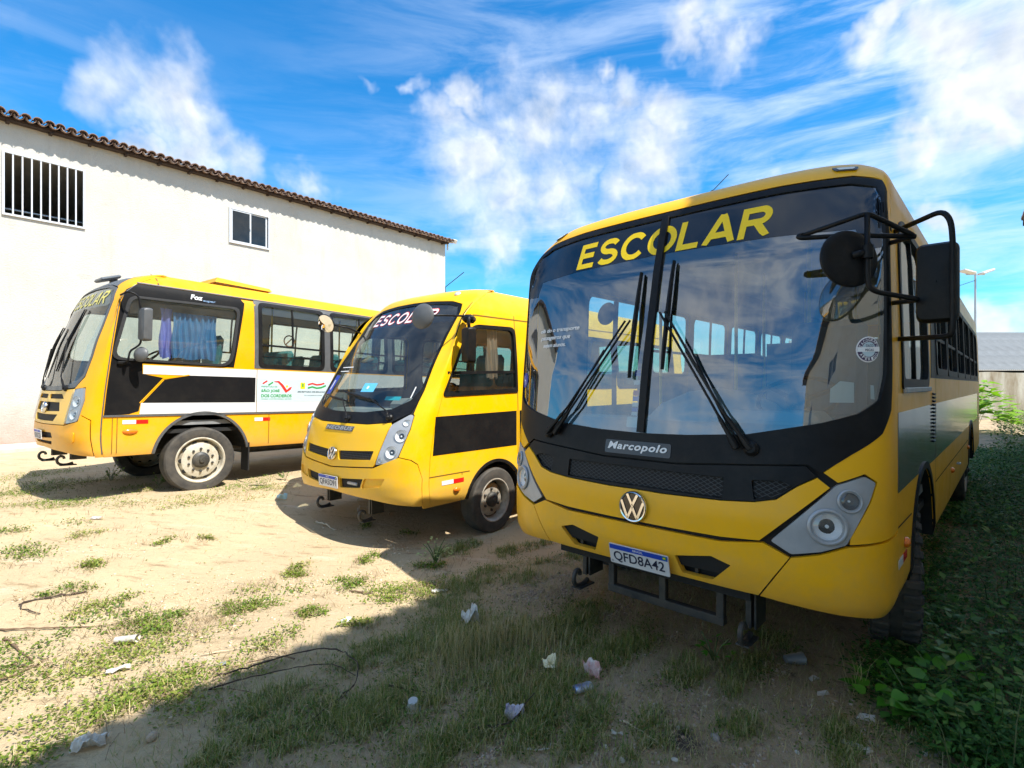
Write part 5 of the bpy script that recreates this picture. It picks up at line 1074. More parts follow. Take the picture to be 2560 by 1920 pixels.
# ================================================================= back of the yard
bw = G(); n = 40; W0, W1 = Vector((-2.6, 23.4)), Vector((36, 26.9)); dw = (W1 - W0).normalized(); nn = Vector((-dw.y, dw.x)); L_ = (W1 - W0).length
V = []
for i in range(n + 1):
    p = W0 + dw * L_ * i / n; h = 2.32 + .03 * math.sin(i * 1.7)
    for (o, z) in ((0, -.3), (0, h), (.16, h), (.16, -.3)): V.append((p.x + nn.x * o, p.y + nn.y * o, z))
bw.add(V, [(4 * i + k, 4 * i + 4 + k, 4 * i + 5 + k, 4 * i + 1 + k) for i in range(n) for k in range(3)] + [(0, 1, 2, 3), (4 * n, 4 * n + 1, 4 * n + 2, 4 * n + 3)])
STAIN = mat('stained_plaster', (.50, .47, .40), .95, col2=(.20, .14, .07), vscale=1.6, bump=.6, bscale=14, stretch=(1, 1, .28))
tag(bw.obj('boundary_wall', STAIN), 'stained whitewashed yard wall below the grey warehouse roof at far right', 'wall')
wh = empty('warehouse', (33, 45, 0)); tag(wh, 'warehouse with a pale grey sheet-metal roof beyond the yard wall', 'warehouse')
ROOFM = mat('pale_sheet_metal', (.30, .31, .31), .7, var=.25, vscale=.9, spec=.2)
for j in range(2):
    sd = G(); n = 12; y0, y1 = (0, 3.6) if j == 0 else (3.5, 8.0); z0, z1 = (2.95, 5.0) if j == 0 else (4.93, 6.9)
    V = []
    for y, z in ((y0, z0 + .0), ((y0 + y1) / 2, (z0 + z1) / 2 + .12), (y1, z1)):
        for i in range(n + 1): V.append((i / n * 1.0, y, z + .03 * math.cos(i * math.pi)))
    me = mesh('roof_sheet', V, [(r_ * (n + 1) + i, r_ * (n + 1) + i + 1, (r_ + 1) * (n + 1) + i + 1, (r_ + 1) * (n + 1) + i) for r_ in range(2) for i in range(n)], ROOFM, data=True)
    for k in range(34): inst('roof_sheet', me, wh, (k * 1.0 - 2, 0, j * .03))
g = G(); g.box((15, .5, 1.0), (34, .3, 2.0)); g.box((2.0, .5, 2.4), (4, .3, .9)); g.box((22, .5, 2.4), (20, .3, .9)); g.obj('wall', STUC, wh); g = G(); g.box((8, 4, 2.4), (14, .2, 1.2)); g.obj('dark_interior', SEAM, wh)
g = G(); g.box((15, 14, 3.3), (34, .3, 6.6)); g.obj('rear_wall', STUC, wh)
lp = empty('floodlight_pole', (35.1, 40, 0)); tag(lp, 'tall slim pole with two floodlight heads behind the yard wall', 'lamp post')
g = G(); g.tube([(0, 0, 0), (0, 0, 10.1)], [.11, .06], 10); g.obj('pole', GREYP, lp, True, 40); g = G(); g.tube([(-.7, 0, 10.05), (.7, 0, 10.05)], .04, 6); g.obj('crossbar', GREYP, lp)
g = G(); g.tube([(0, 0, 9.6), (-3, -1, 8.7), (-6, -2, 8.1), (-10, -3, 7.8)], .02, 5); g.obj('cable', BLK, lp)
for x, r_ in ((-.75, .25), (.65, -.35)):
    g = G(); g.box((x, -.2, 10.2), (.95, .6, .16), Matrix.Rotation(r_, 4, 'Y'), .05); g.obj('lamp_head', mat('pale_lamp_metal', (.62, .60, .54), .5), lp)

# ================================================================= vegetation
def leaf_mat(name, c1, c2, c3, tr=.25, rough=.55):
    m = bpy.data.materials.new(name); m.use_nodes = True; nt = m.node_tree; L = nt.links.new; b = nt.nodes['Principled BSDF']; b.inputs['Roughness'].default_value = rough; b.inputs['Specular IOR Level'].default_value = .3
    at = nt.nodes.new('ShaderNodeAttribute'); at.attribute_name = 'tint'; cr_ = nt.nodes.new('ShaderNodeValToRGB'); L(at.outputs['Fac'], cr_.inputs[0])
    e = cr_.color_ramp.elements; e[0].color = (*c1, 1); e[1].color = (*c3, 1); q = e.new(.5); q.color = (*c2, 1)
    L(cr_.outputs[0], b.inputs['Base Color']); t = nt.nodes.new('ShaderNodeBsdfTranslucent'); L(cr_.outputs[0], t.inputs[0]); s = nt.nodes.new('ShaderNodeMixShader'); s.inputs[0].default_value = tr; L(b.outputs[0], s.inputs[1]); L(t.outputs[0], s.inputs[2]); L(s.outputs[0], nt.nodes['Material Output'].inputs[0])
    return m
def np_mesh(name, V, F, m, tint=None, k=4):
    me = bpy.data.meshes.new(name); me.vertices.add(len(V)); me.vertices.foreach_set('co', V.astype(np.float32).ravel()); nf = len(F)
    me.loops.add(nf * k); me.loops.foreach_set('vertex_index', F.astype(np.int32).ravel()); me.polygons.add(nf); me.polygons.foreach_set('loop_start', np.arange(nf, dtype=np.int32) * k); me.update(calc_edges=True)
    me.materials.append(m)
    if tint is not None: a = me.attributes.new('tint', 'FLOAT', 'POINT'); a.data.foreach_set('value', tint.astype(np.float32))
    return link(bpy.data.objects.new(name, me))
def leafset(P, az, el, ln, wd, tint):
    """rhombic leaves, a little folded along the midrib"""
    d = np.stack([np.cos(az) * np.cos(el), np.sin(az) * np.cos(el), np.sin(el)], 1); s = np.stack([-np.sin(az), np.cos(az), np.zeros_like(az)], 1); up = np.cross(d, s)
    L_ = ln[:, None]; w = wd[:, None]; a = P; b = P + d * L_ * .45 + s * w * .5 + up * w * .15; c = P + d * L_ - up * w * -.1; e = P + d * L_ * .45 - s * w * .5 + up * w * .15
    V = np.stack([a, b, c, e], 1).reshape(-1, 3); F = np.arange(len(V)).reshape(-1, 4); return V, F, np.repeat(tint, 4)
def bladeset(P, az, lean, ln, wd, tint):
    h = np.stack([np.cos(az), np.sin(az), 0 * az], 1); s = np.stack([-np.sin(az), np.cos(az), 0 * az], 1); up = np.array((0, 0, 1.)); L_ = ln[:, None]; w = wd[:, None]; le = lean[:, None]
    m_ = P + up * L_ * .6 * np.cos(le * .5) + h * L_ * .6 * np.sin(le * .5); t = m_ + up * L_ * .45 * np.cos(le * 1.3) + h * L_ * .45 * np.sin(le * 1.3)
    V = np.stack([P - s * w, P + s * w, m_ + s * w * .8, m_ - s * w * .8, t], 1).reshape(-1, 3); n = len(P); b = np.arange(n)[:, None] * 5
    F = np.concatenate([b + np.array([[0, 1, 2]]), b + np.array([[0, 2, 3]]), b + np.array([[3, 2, 4]])]); return V, F, np.repeat(tint, 5)
def cat(sets):
    V = []; F = []; T = []; n = 0
    for v, f, t in sets: V.append(v); F.append(f + n); T.append(t); n += len(v)
    return np.concatenate(V), np.concatenate(F), np.concatenate(T)
def onground(xy, dz=0.): return np.stack([xy[:, 0], xy[:, 1], gz(xy[:, 0], xy[:, 1]) + dz], 1)
def blob(x, y, rx, ry, n, rot=.9):
    """ragged patch: several offset lobes"""
    k = max(3, int(n / 110)); c = RNG.normal(0, .42, (k, 2)); w = RNG.integers(0, k, n); q = c[w] + RNG.normal(0, .22, (n, 2)); q = q * np.array((rx, ry)); cs, sn = math.cos(rot), math.sin(rot)
    return np.stack([x + q[:, 0] * cs - q[:, 1] * sn, y + q[:, 0] * sn + q[:, 1] * cs], 1)
SUNP = [(-2.77, 3.82, .38, .16, 520), (-3.14, 3.55, .55, .16, 560), (-2.5, 3.81, .28, .14, 380), (-2.61, 3.17, .75, .24, 1300), (-2.03, 2.93, .55, .22, 1100), (-1.79, 3.0, .35, .18, 600), (-2.18, 2.63, .6, .13, 620), (-3.7, 4.73, .22, .13, 260), (-4.49, 4.73, .4, .2, 380), (-3.54, 4.25, .25, .10, 200), (-3.12, 4.09, .3, .14, 330), (-2.1, 4.34, .42, .22, 520), (-2.21, 4.09, .25, .12, 240), (-2.05, 4.81, .28, .12, 260), (-3.55, 5.35, .2, .12, 150), (-3.22, 5.48, .12, .09, 110), (-1.53, 3.98, .12, .1, 150), (-4.25, 5.46, .25, .12, 160), (-6.58, 7.17, .9, .5, 1500), (-5.07, 5.31, .5, .2, 330), (-4.99, 6.41, .9, .25, 560), (-3.74, 6.77, .9, .22, 520), (-3.53, 7.3, .5, .2, 300), (-1.66, 3.56, .35, .2, 260), (-.84, 4.53, .42, .22, 1050), (-1.46, 5.27, .17, .12, 240), (-1.42, 4.61, .28, .13, 360), (-1.55, 4.02, .14, .1, 150), (-1.08, 3.83, .22, .1, 240), (-.75, 5.05, .22, .14, 300), (-1.96, 4.84, .16, .11, 170), (-7.6, 8.3, .9, .5, 700), (-5.9, 6.4, .8, .3, 520), (-4.3, 3.9, .5, .2, 280), (-5.2, 7.35, .6, .2, 300), (-2.6, 2.2, .5, .2, 300), (-3.2, 2.9, .5, .2, 300), (-1.2, 6.15, .25, .12, 130), (-1.75, 6.35, .2, .1, 120), (-4.0, 8.0, 1.0, .3, 500), (-6.2, 8.2, 1.0, .3, 600)]
ls = []
for x, y, rx, ry, n in SUNP:
    n = int(n * 1.35); xy = blob(x, y, rx * .95, ry * 1.45, n, random.uniform(.2, 1.5)); P = onground(xy, 0.); P[:, 2] += RNG.uniform(.004, .045, n) * RNG.random(n)
    base = RNG.random(); ls.append(leafset(P, RNG.uniform(0, 6.283, n), RNG.uniform(-.2, .9, n), RNG.uniform(.014, .034, n), RNG.uniform(.008, .018, n), np.clip(RNG.normal(.30 + .3 * base, .2, n), 0, 1)))
n = 1700; xy = np.stack([RNG.uniform(-8, .2, n), RNG.uniform(2.2, 9, n)], 1); ls.append(leafset(onground(xy, .004), RNG.uniform(0, 6.283, n), RNG.uniform(-.1, .7, n), RNG.uniform(.014, .03, n), RNG.uniform(.007, .014, n), RNG.random(n)))
V, F, T = cat(ls); o = np_mesh('creeping_weeds', V, F, leaf_mat('weed_leaf', (.05, .13, .010), (.18, .25, .025), (.42, .36, .12)), T); tag(o, 'low creeping green weeds in ragged patches over the sunlit sand', 'weeds', kind='stuff')
ss_ = []
for x, y, rx, ry, n in SUNP:
    n = int(n * .28) + 12; xy = blob(x, y, rx * 1.5, ry * 1.9, n); ss_.append(bladeset(onground(xy, .003), RNG.uniform(0, 6.283, n), RNG.uniform(1.2, 1.62, n), RNG.uniform(.03, .12, n), RNG.uniform(.0009, .0022, n), RNG.random(n)))
n = 3800; xy = np.stack([RNG.uniform(-7, 0, n), RNG.uniform(2.2, 7.5, n)], 1); nz_ = np.sin(xy[:, 0] * 2.3 + 1.7 * np.sin(xy[:, 1] * 1.9)) * np.sin(xy[:, 1] * 3.1 - xy[:, 0]); xy = xy[nz_ > RNG.uniform(-.6, .8, n)]; n = len(xy)
ss_.append(bladeset(onground(xy, .003), RNG.normal(.6, .7, n), RNG.uniform(1.25, 1.62, n), RNG.uniform(.02, .10, n), RNG.uniform(.0009, .002, n), RNG.random(n)))
V, F, T = cat(ss_); o = np_mesh('dry_straw', V, F, leaf_mat('straw', (.13, .085, .045), (.30, .21, .11), (.55, .45, .27), .1, .8), T, 3); tag(o, 'brown dry straw strewn over the sunlit sand', 'straw', kind='stuff')
# grass of the shaded side
GP = [(-.25, 4.85, .4, .25, 900), (-.54, 5.56, .35, .22, 600), (-.53, 4.07, .45, .25, 900), (-.14, 3.91, .5, .28, 1400), (.47, 3.96, .35, .22, 900), (-.68, 2.96, .4, .18, 1000), (-.77, 2.58, .45, .2, 1400), (-.27, 2.8, .4, .2, 1200), (.16, 2.84, .35, .2, 1200), (-1.16, 2.84, .4, .2, 1100), (.11, 2.68, .25, .12, 600), (-.74, 3.45, .45, .2, 900), (-.28, 3.45, .38, .24, 1700), (.2, 3.56, .35, .22, 1200), (1.08, 3.21, .18, .12, 400), (1.39, 3.18, .3, .14, 600), (.85, 3.57, .4, .18, 800), (.35, 2.74, .3, .15, 700), (.71, 2.69, .3, .12, 400), (.5, 3.92, .3, .2, 700), (1.77, 3.57, .3, .15, 400), (-1.3, 2.6, .4, .15, 700), (.3, 3.15, .45, .2, 1300), (.62, 3.3, .35, .15, 700), (-.4, 2.35, .6, .12, 900), (1.7, 2.75, .3, .14, 400), (2.0, 2.6, .35, .12, 500), (1.2, 2.75, .25, .1, 260), (0.1, 5.6, .4, .2, 500), (.6, 5.3, .3, .2, 400), (-.95, 3.2, .3, .2, 500), (1.5, 2.45, .3, .1, 300)]
gs = []
for x, y, rx, ry, n in GP:
    n = int(n * 2.1); k = max(6, n // 16); cxy = blob(x, y, rx * 1.25, ry * 1.3, k); ci = RNG.integers(0, k, n); xy = cxy[ci] + RNG.normal(0, .016, (n, 2)); hgt = .5 + RNG.random(k)
    gs.append(bladeset(onground(xy, -.004), RNG.uniform(0, 6.283, n), RNG.uniform(.2, 1.5, n), RNG.uniform(.025, .085, n) * hgt[ci], RNG.uniform(.0011, .0026, n), np.clip(RNG.normal(.50, .28, n), 0, 1)))
lw_ = []
for x, y, rx, ry, n in GP:
    n = int(n * .55); xy = blob(x, y, rx * 1.3, ry * 1.4, n); P = onground(xy); P[:, 2] += RNG.uniform(.002, .05, n) * RNG.random(n); lw_.append(leafset(P, RNG.uniform(0, 6.283, n), RNG.uniform(-.2, .9, n), RNG.uniform(.012, .03, n), RNG.uniform(.006, .014, n), np.clip(RNG.normal(.45, .28, n), 0, 1)))
V, F, T = cat(lw_); o = np_mesh('shade_weeds', V, F, leaf_mat('shade_weed_leaf', (.05, .13, .015), (.14, .20, .03), (.34, .27, .12), .25), T); tag(o, 'small leafy weeds mixed into the shaded grass', 'weeds', kind='stuff')
for x, y, r_, n, h in ((-.30, 3.45, .22, 420, .24), (-.05, 3.6, .2, 300, .22), (.22, 3.55, .15, 200, .18), (-.42, 3.2, .2, 220, .2), (.0, 3.0, .3, 240, .16), (.30, 3.2, .2, 160, .15), (1.94, 2.95, .05, 26, .34)):   # taller, drier stalks
    xy = np.stack([RNG.normal(x, r_ * .5, n), RNG.normal(y, r_ * .5, n)], 1); gs.append(bladeset(onground(xy), RNG.uniform(0, 6.283, n), RNG.uniform(.1, .9, n), RNG.uniform(.4, 1, n) * h, RNG.uniform(.0011, .002, n), RNG.uniform(.55, 1, n)))
n = 26000; xy = np.stack([RNG.uniform(-1.9, 2.3, n), RNG.uniform(2.1, 5.2, n)], 1); xy = xy[(xy[:, 0] * .79 - xy[:, 1] * .61) > -3.2]; n = len(xy); gs.append(bladeset(onground(xy, .002), RNG.uniform(0, 6.283, n), RNG.uniform(1.1, 1.7, n), RNG.uniform(.03, .11, n), RNG.uniform(.0008, .0018, n), RNG.uniform(.5, 1, n)))
V, F, T = cat(gs); o = np_mesh('grass', V, F, leaf_mat('grass_blade', (.075, .18, .026), (.24, .28, .07), (.56, .46, .27), .3), T, 3); tag(o, 'short green and dry grass tufts in the shade before the big bus', 'grass', kind='stuff')
# dense verge along the big bus
def a2w(x, y):
    a = R(43.4); return np.stack([.9586 + x * math.cos(a) + y * math.sin(a), 3.4589 - x * math.sin(a) + y * math.cos(a)], 1)
n = 6500; lx = 1.02 + 3.6 * RNG.random(n) ** 1.25; ly = -.05 + 15.5 * RNG.random(n) ** 1.9; keep = (lx > 1.02 + np.clip(.45 - ly, 0, 1) * 1.0); lx, ly = lx[keep], ly[keep]; n = len(lx); st = a2w(lx, ly)
hh = (.10 + .36 * np.clip((lx - 1.25) / 1.5, 0, 1)) * RNG.uniform(.5, 1.25, n) * (1 + .4 * np.clip(ly / 8, 0, 1)); m_ = 15; ci = np.repeat(np.arange(n), m_); tt = RNG.random(n * m_) ** .7; P = onground(st[ci]); r_ = RNG.normal(0, .075, (n * m_, 2)); P[:, :2] += r_ * (1 - .3 * tt[:, None]); P[:, 2] += tt * hh[ci]
lv = leafset(P, RNG.uniform(0, 6.283, n * m_), RNG.uniform(-.5, .7, n * m_), RNG.uniform(.022, .055, n * m_) * (1 + .5 * (ly[ci] > 5)), RNG.uniform(.011, .028, n * m_) * (1 + .5 * (ly[ci] > 5)), np.clip(RNG.normal(.35, .22, n * m_), 0, 1))
o = np_mesh('verge_weeds', *lv[:2], leaf_mat('verge_leaf', (.022, .085, .018), (.06, .18, .028), (.17, .31, .06), .3), lv[2]); tag(o, 'dense dark green weeds filling the verge along the right bus', 'weeds', kind='stuff')
n = 5200; lx = 1.15 + 3.2 * RNG.random(n) ** 1.1; ly = .15 + 14 * RNG.random(n) ** 1.7; P = onground(a2w(lx, ly)); P[:, 2] += RNG.random(n) ** .6 * (.10 + .42 * np.clip((lx - 1.2) / 1.3, 0, 1))
lv = leafset(P, RNG.uniform(0, 6.283, n), RNG.uniform(-.3, .5, n), RNG.uniform(.05, .10, n), RNG.uniform(.028, .06, n), np.clip(RNG.normal(.5, .3, n), 0, 1)); o = np_mesh('verge_broadleaf_weeds', *lv[:2], leaf_mat('verge_broad_leaf', (.035, .12, .02), (.09, .24, .035), (.28, .34, .10), .3), lv[2]); tag(o, 'larger leaved weeds scattered through the dark verge beside the right bus', 'weeds', kind='stuff')
n = 3600; lx = RNG.uniform(1.5, 4.8, n); ly = -.4 + 13 * RNG.random(n) ** 1.3; st = a2w(lx, ly); bl = bladeset(onground(st), RNG.uniform(0, 6.283, n), RNG.uniform(.3, 1.3, n), RNG.uniform(.15, .55, n), RNG.uniform(.0015, .003, n), RNG.uniform(.1, .8, n))
o = np_mesh('verge_grass', *bl[:2], leaf_mat('verge_blade', (.02, .06, .012), (.05, .09, .02), (.18, .17, .07), .2), bl[2], 3); tag(o, 'thin tall grass standing among the verge weeds', 'grass', kind='stuff')
n = 2600; st = np.stack([RNG.uniform(9.5, 27, n), RNG.uniform(10, 25.8, n)], 1); keep = (st[:, 0] * .687 + st[:, 1] * .7266 > 9) & ((st[:, 0] - .9586) * .7266 - (st[:, 1] - 3.4589) * .687 > 1.4); st = st[keep]; n = len(st); m_ = 12; ci = np.repeat(np.arange(n), m_)
P = onground(st[ci]); P[:, :2] += RNG.normal(0, .16, (n * m_, 2)); P[:, 2] += RNG.random(n * m_) * (.25 + .5 * RNG.random(n))[ci]; lv = leafset(P, RNG.uniform(0, 6.283, n * m_), RNG.uniform(-.5, .7, n * m_), RNG.uniform(.07, .16, n * m_), RNG.uniform(.03, .07, n * m_), np.clip(RNG.normal(.5, .25, n * m_), 0, 1))
o = np_mesh('far_weeds', *lv[:2], leaf_mat('far_verge_leaf', (.03, .09, .015), (.09, .17, .03), (.22, .26, .06), .25), lv[2]); tag(o, 'tall weeds covering the ground up to the stained back wall', 'weeds', kind='stuff')
# plants with leaves one can tell apart
def leaf_mesh(name, m, heart=.25, n=7):
    V = [(0, 0, 0)]; F = []
    for i in range(n + 1):
        t = i / n; w = .5 * math.sin(math.pi * min(1, t ** .62)) * (1 - .25 * t); V += [(t - heart * .2 * (1 - t) * (t < .15), w, .10 * w - .12 * t * t), (t, 0, -.02 - .12 * t * t), (t, -w, .10 * w - .12 * t * t)]
    for i in range(n):
        a = 1 + 3 * i; b = a + 3; F += [(a, b, b + 1, a + 1), (a + 1, b + 1, b + 2, a + 2)]
    me = mesh(name, V, F, m, data=True); me.polygons.foreach_set('use_smooth', [True] * len(me.polygons)); return me
def plant(name, label, x, y, n, rad, h, size, m, up=.35, stemm=None, group=None, cat_='plant', narrow=1., stems=5):
    e = empty(name, gpt(x, y)); tag(e, label, cat_, group); me = leaf_mesh('leaf', m)
    for k in range(stems):
        a = 6.283 * k / stems + random.random(); g = G(); tip = Vector((rad * .75 * math.cos(a), rad * .75 * math.sin(a), h * random.uniform(.6, 1)))
        P = [Vector((0, 0, -.01)), tip * .4 + Vector((0, 0, h * .15)), tip]; g.tube(bent(P, .05, 3), [.006] * 2 + [.0045] * 3 + [.003] * 2, 5); g.obj('stem', stemm or mat('plant_stem', (.08, .12, .03), .6), e)
    for i in range(n):
        a = random.uniform(0, 6.283); q = math.sqrt(random.random()); z = h * (1 - .6 * q * q) * random.uniform(.45, 1.05); s_ = size * random.uniform(.65, 1.2)
        inst('leaf', me, e, (rad * q * math.cos(a), rad * q * math.sin(a), z), (random.uniform(-.35, .35), random.uniform(-.5, .3) - up * .2, a + random.uniform(-.7, .7)), (s_, s_ * narrow, s_))
    return e
LGR = mat('broad_leaf', (.10, .32, .02), .45, col2=(.06, .22, .015), vscale=14, tr=.25); LPA = mat('pale_leaf', (.13, .25, .10), .5, col2=(.08, .17, .06), vscale=14, tr=.2); LBR = mat('bright_leaf', (.16, .34, .02), .5, col2=(.26, .40, .05), vscale=9, tr=.35); LWH = mat('pale_flower_leaf', (.46, .55, .30), .6, col2=(.25, .38, .10), vscale=30, tr=.3)
plant('broadleaf_plant', 'broad-leaved bright green plant low in the right foreground', 2.15, 2.82, 30, .27, .20, .095, LGR, narrow=.95)
plant('broadleaf_plant', 'second clump of broad green leaves just behind the foreground plant', 2.42, 2.98, 26, .25, .24, .085, LGR, narrow=.95)
plant('trailing_plant', 'pale grey-green trailing plant below the right bus corner', 2.80, 3.36, 46, .40, .30, .062, LPA, narrow=.6)
plant('trailing_plant', 'small pale sprig at the edge of the shadow under the right bus', 2.50, 3.50, 16, .16, .22, .055, LPA, narrow=.6)
plant('weed_plant', 'small green weed beside the bare hollow in the foreground', 1.28, 3.35, 18, .12, .16, .045, LGR, narrow=.5)
plant('bush', 'bright sunlit bush in front of the stained wall beyond the right bus', 17.2, 19.6, 260, 1.05, 1.9, .40, LBR, stems=7, narrow=.75)
plant('flowering_weed', 'pale sunlit flowering weed at the tip of the light patch', -.74, 5.12, 70, .17, .24, .032, LWH, stems=8, narrow=.8)
def twiggy(label, x, y, h, n=9):
    e = empty('twiggy_weed', gpt(x, y)); tag(e, label, 'plant', 'twiggy weeds in front of the left bus'); me = leaf_mesh('leaf', mat('small_weed_leaf', (.16, .26, .06), .5, tr=.25))
    for k in range(n):
        a = random.uniform(0, 6.283); sp = random.uniform(.3, 1.1) * h; tip = Vector((sp * math.cos(a), sp * math.sin(a) * .6, h * random.uniform(.35, 1))); g = G(); g.tube([(0, 0, 0), tip * .5 + Vector((0, 0, .02)), tip], [.004, .003, .0015], 4); g.obj('stem', mat('pale_twig', (.30, .28, .16), .7), e)
        for j in range(9):
            t = random.uniform(.35, 1); p = tip * t + Vector((0, 0, .04 * t * (1 - t))); inst('leaf', me, e, tuple(p), (random.uniform(-1, 1), random.uniform(-1, 1), random.uniform(0, 6.28)), random.uniform(.018, .032))
twiggy('twiggy weed in the shadow line ahead of the left bus wheel', -6.05, 7.95, .36); twiggy('leafy twiggy weed just in front of the left bus wheel', -5.05, 7.55, .22, 11); twiggy('thin weed sprig behind the left bus front wheel', -3.45, 8.05, .2, 6)

# ================================================================= litter, stones, sticks
def sheet(name, label, x, y, sx, sy, rz, m, cat_, lift=.03, crump=.02, group=None, seed=0, k=8):
    rs = np.random.default_rng(seed + 5); n = k; u, v = np.meshgrid(np.linspace(-.5, .5, n), np.linspace(-.5, .5, n)); h = sum(rs.normal() * np.sin(rs.uniform(2, 9) * u + rs.uniform(2, 9) * v + rs.uniform(0, 6)) for _ in range(6)) * crump * .5 + rs.normal(0, crump * .28, u.shape)
    e = 1 + rs.normal(0, .05, u.shape); V = np.stack([u.ravel() * sx * e.ravel(), v.ravel() * sy * e.ravel(), (h - h.min()).ravel()], 1); F = [(j * n + i, j * n + i + 1, (j + 1) * n + i + 1, (j + 1) * n + i) for j in range(n - 1) for i in range(n - 1)]
    o = mesh(name, V * .8, F, m); o.location = gpt(x, y, lift * .2); o.rotation_euler = (rs.uniform(-.12, .12), rs.uniform(-.12, .12), rz); md = o.modifiers.new('t', 'SOLIDIFY'); md.thickness = .0015; return tag(o, label, cat_, group)
LW = mat('litter_white', (.66, .65, .61), .6, col2=(.42, .37, .30), vscale=16); LY = mat('litter_yellow', (.80, .70, .30), .6, col2=(.80, .79, .74), vscale=9); LR = mat('litter_red_white', (.80, .78, .76), .5, col2=(.55, .12, .10), vscale=14); LB = mat('can_blue', (.06, .17, .55), .28, metal=.5, col2=(.55, .62, .70), vscale=12); LP = mat('litter_purple', (.75, .74, .78), .5, col2=(.15, .12, .35), vscale=18); LGc = mat('litter_grey', (.20, .21, .22), .6); LCL = mat('cloudy_plastic', (.55, .56, .55), .25, tr=.2)
sheet('plastic_bag', 'torn white plastic scrap on the sand at lower left', -2.04, 2.55, .17, .09, .4, LW, 'litter', crump=.04, seed=1, k=11)
sheet('paper_scrap', 'narrow white paper strip lying in the sunlit weeds', -2.41, 3.23, .15, .045, .5, LW, 'litter', crump=.01, seed=2)
sheet('plastic_chip', 'small dark grey chip on the sand near the shadow edge', -1.8, 3.28, .06, .04, .6, LGc, 'litter', crump=.004, seed=3)
sheet('wrapper', 'white flat wrapper by the bright weeds at the shadow edge', -.61, 4.43, .16, .06, .35, LW, 'litter', crump=.015, seed=4)
sheet('plastic_bag', 'crumpled white bag caught in the tall grass', -.30, 3.83, .15, .11, .3, LW, 'litter', .06, .06, seed=5)
sheet('wrapper', 'yellow and white torn wrapper in the shaded grass', .23, 3.23, .10, .13, .2, LY, 'litter', .03, .04, seed=6)
sheet('wrapper', 'crumpled red and white wrapper beside the blue can', .48, 3.13, .12, .06, -.4, LR, 'litter', .03, .035, seed=7)
sheet('wrapper', 'white and purple wrapper in the grass near the bottom', .01, 2.74, .12, .06, .2, LP, 'litter', .03, .03, seed=8)
sheet('paper_scrap', 'small folded white scrap left of the dark stain', .52, 2.61, .07, .022, -.1, LW, 'litter', crump=.008, seed=9)
sheet('paper_scrap', 'white shred hanging under the middle bus front', -1.95, 6.70, .03, .14, .2, LW, 'litter', .1, .03, seed=10)
sheet('paper_scrap', 'pale scrap on the sunlit sand behind the left weeds', -4.6, 5.85, .16, .04, .1, LW, 'litter', crump=.008, seed=12)
sheet('paper_scrap', 'light blue scrap by the weeds near the middle bus bumper', -3.05, 7.0, .16, .07, .2, mat('litter_pale_blue', (.45, .62, .62), .6), 'litter', crump=.02, seed=13)
g = G(); g.lathe([(.0001, 0), (.028, 0), (.032, .004), (.033, .03), (.029, .06), (.034, .095), (.030, .112), (.0001, .110)], Matrix.Rotation(R(90), 4, 'Y') @ Matrix.Diagonal((.6, 1, 1, 1)), 18)
can = g.obj('drink_can', LB, None, True, 40); can.location = gpt(.35, 2.97, .022); can.rotation_euler = (0, 0, R(25)); tag(can, 'crushed blue drink can lying in the grass', 'can')
g = G(); g.lathe([(.0001, .0), (.024, .0), (.034, .09), (.036, .092), (.033, .088)], Matrix.Rotation(R(88), 4, 'Y') @ Matrix.Diagonal((.7, 1, 1.5, 1)), 18); cup = g.obj('plastic_cup', LW, None, True, 40); cup.location = gpt(-2.66, 3.54, .03); cup.rotation_euler = (0, 0, R(8)); tag(cup, 'flattened white plastic cup on the sunlit weeds', 'cup')
g = G(); g.lathe([(.0001, .055), (.026, .055), (.034, .01), (.043, .006), (.043, .0), (.03, .002)], Matrix.Rotation(.25, 4, 'X'), 20); cup = g.obj('plastic_cup', LCL, None, True, 40); cup.location = gpt(-.53, 2.84, .004); tag(cup, 'cloudy plastic cup upside down in the dry grass', 'cup')
g = G(); g.lathe([(.0001, .0), (.03, .0), (.045, .11), (.047, .112), (.043, .108)], Matrix.Rotation(R(88), 4, 'Y') @ Matrix.Diagonal((.75, 1, 1, 1)), 18); cup = g.obj('plastic_cup', mat('dusty_plastic', (.16, .17, .17), .4), None, True, 40); cup.location = gpt(1.72, 3.32, .035); tag(cup, 'dusty grey plastic cup in the shadow below the right bus', 'cup')
def stone(label, x, y, s, m, seed, flat=.6, name='stone', cat_='stone', group=None):
    bm = bmesh.new(); bmesh.ops.create_icosphere(bm, subdivisions=2, radius=1); rs = np.random.default_rng(seed); a = rs.normal(size=(4, 3)) * 1.6
    for v in bm.verts: v.co *= 1 + .16 * sum(math.sin(v.co.dot(Vector(q)) + i) for i, q in enumerate(a)) / 2
    me = bpy.data.meshes.new(name); bm.to_mesh(me); bm.free(); me.materials.append(m); o = link(bpy.data.objects.new(name, me)); o.scale = (s, s * rs.uniform(.6, .9), s * flat); o.location = gpt(x, y, s * flat * .4); o.rotation_euler = (0, 0, rs.uniform(0, 6)); return tag(o, label, cat_, group)
SB = mat('beige_stone', (.52, .40, .29), .9, var=.3, vscale=14, bump=.4); SW = mat('white_stone', (.66, .63, .57), .9, var=.2, vscale=14, bump=.3); SG = mat('grey_stone', (.36, .34, .32), .9, var=.3, vscale=14, bump=.3)
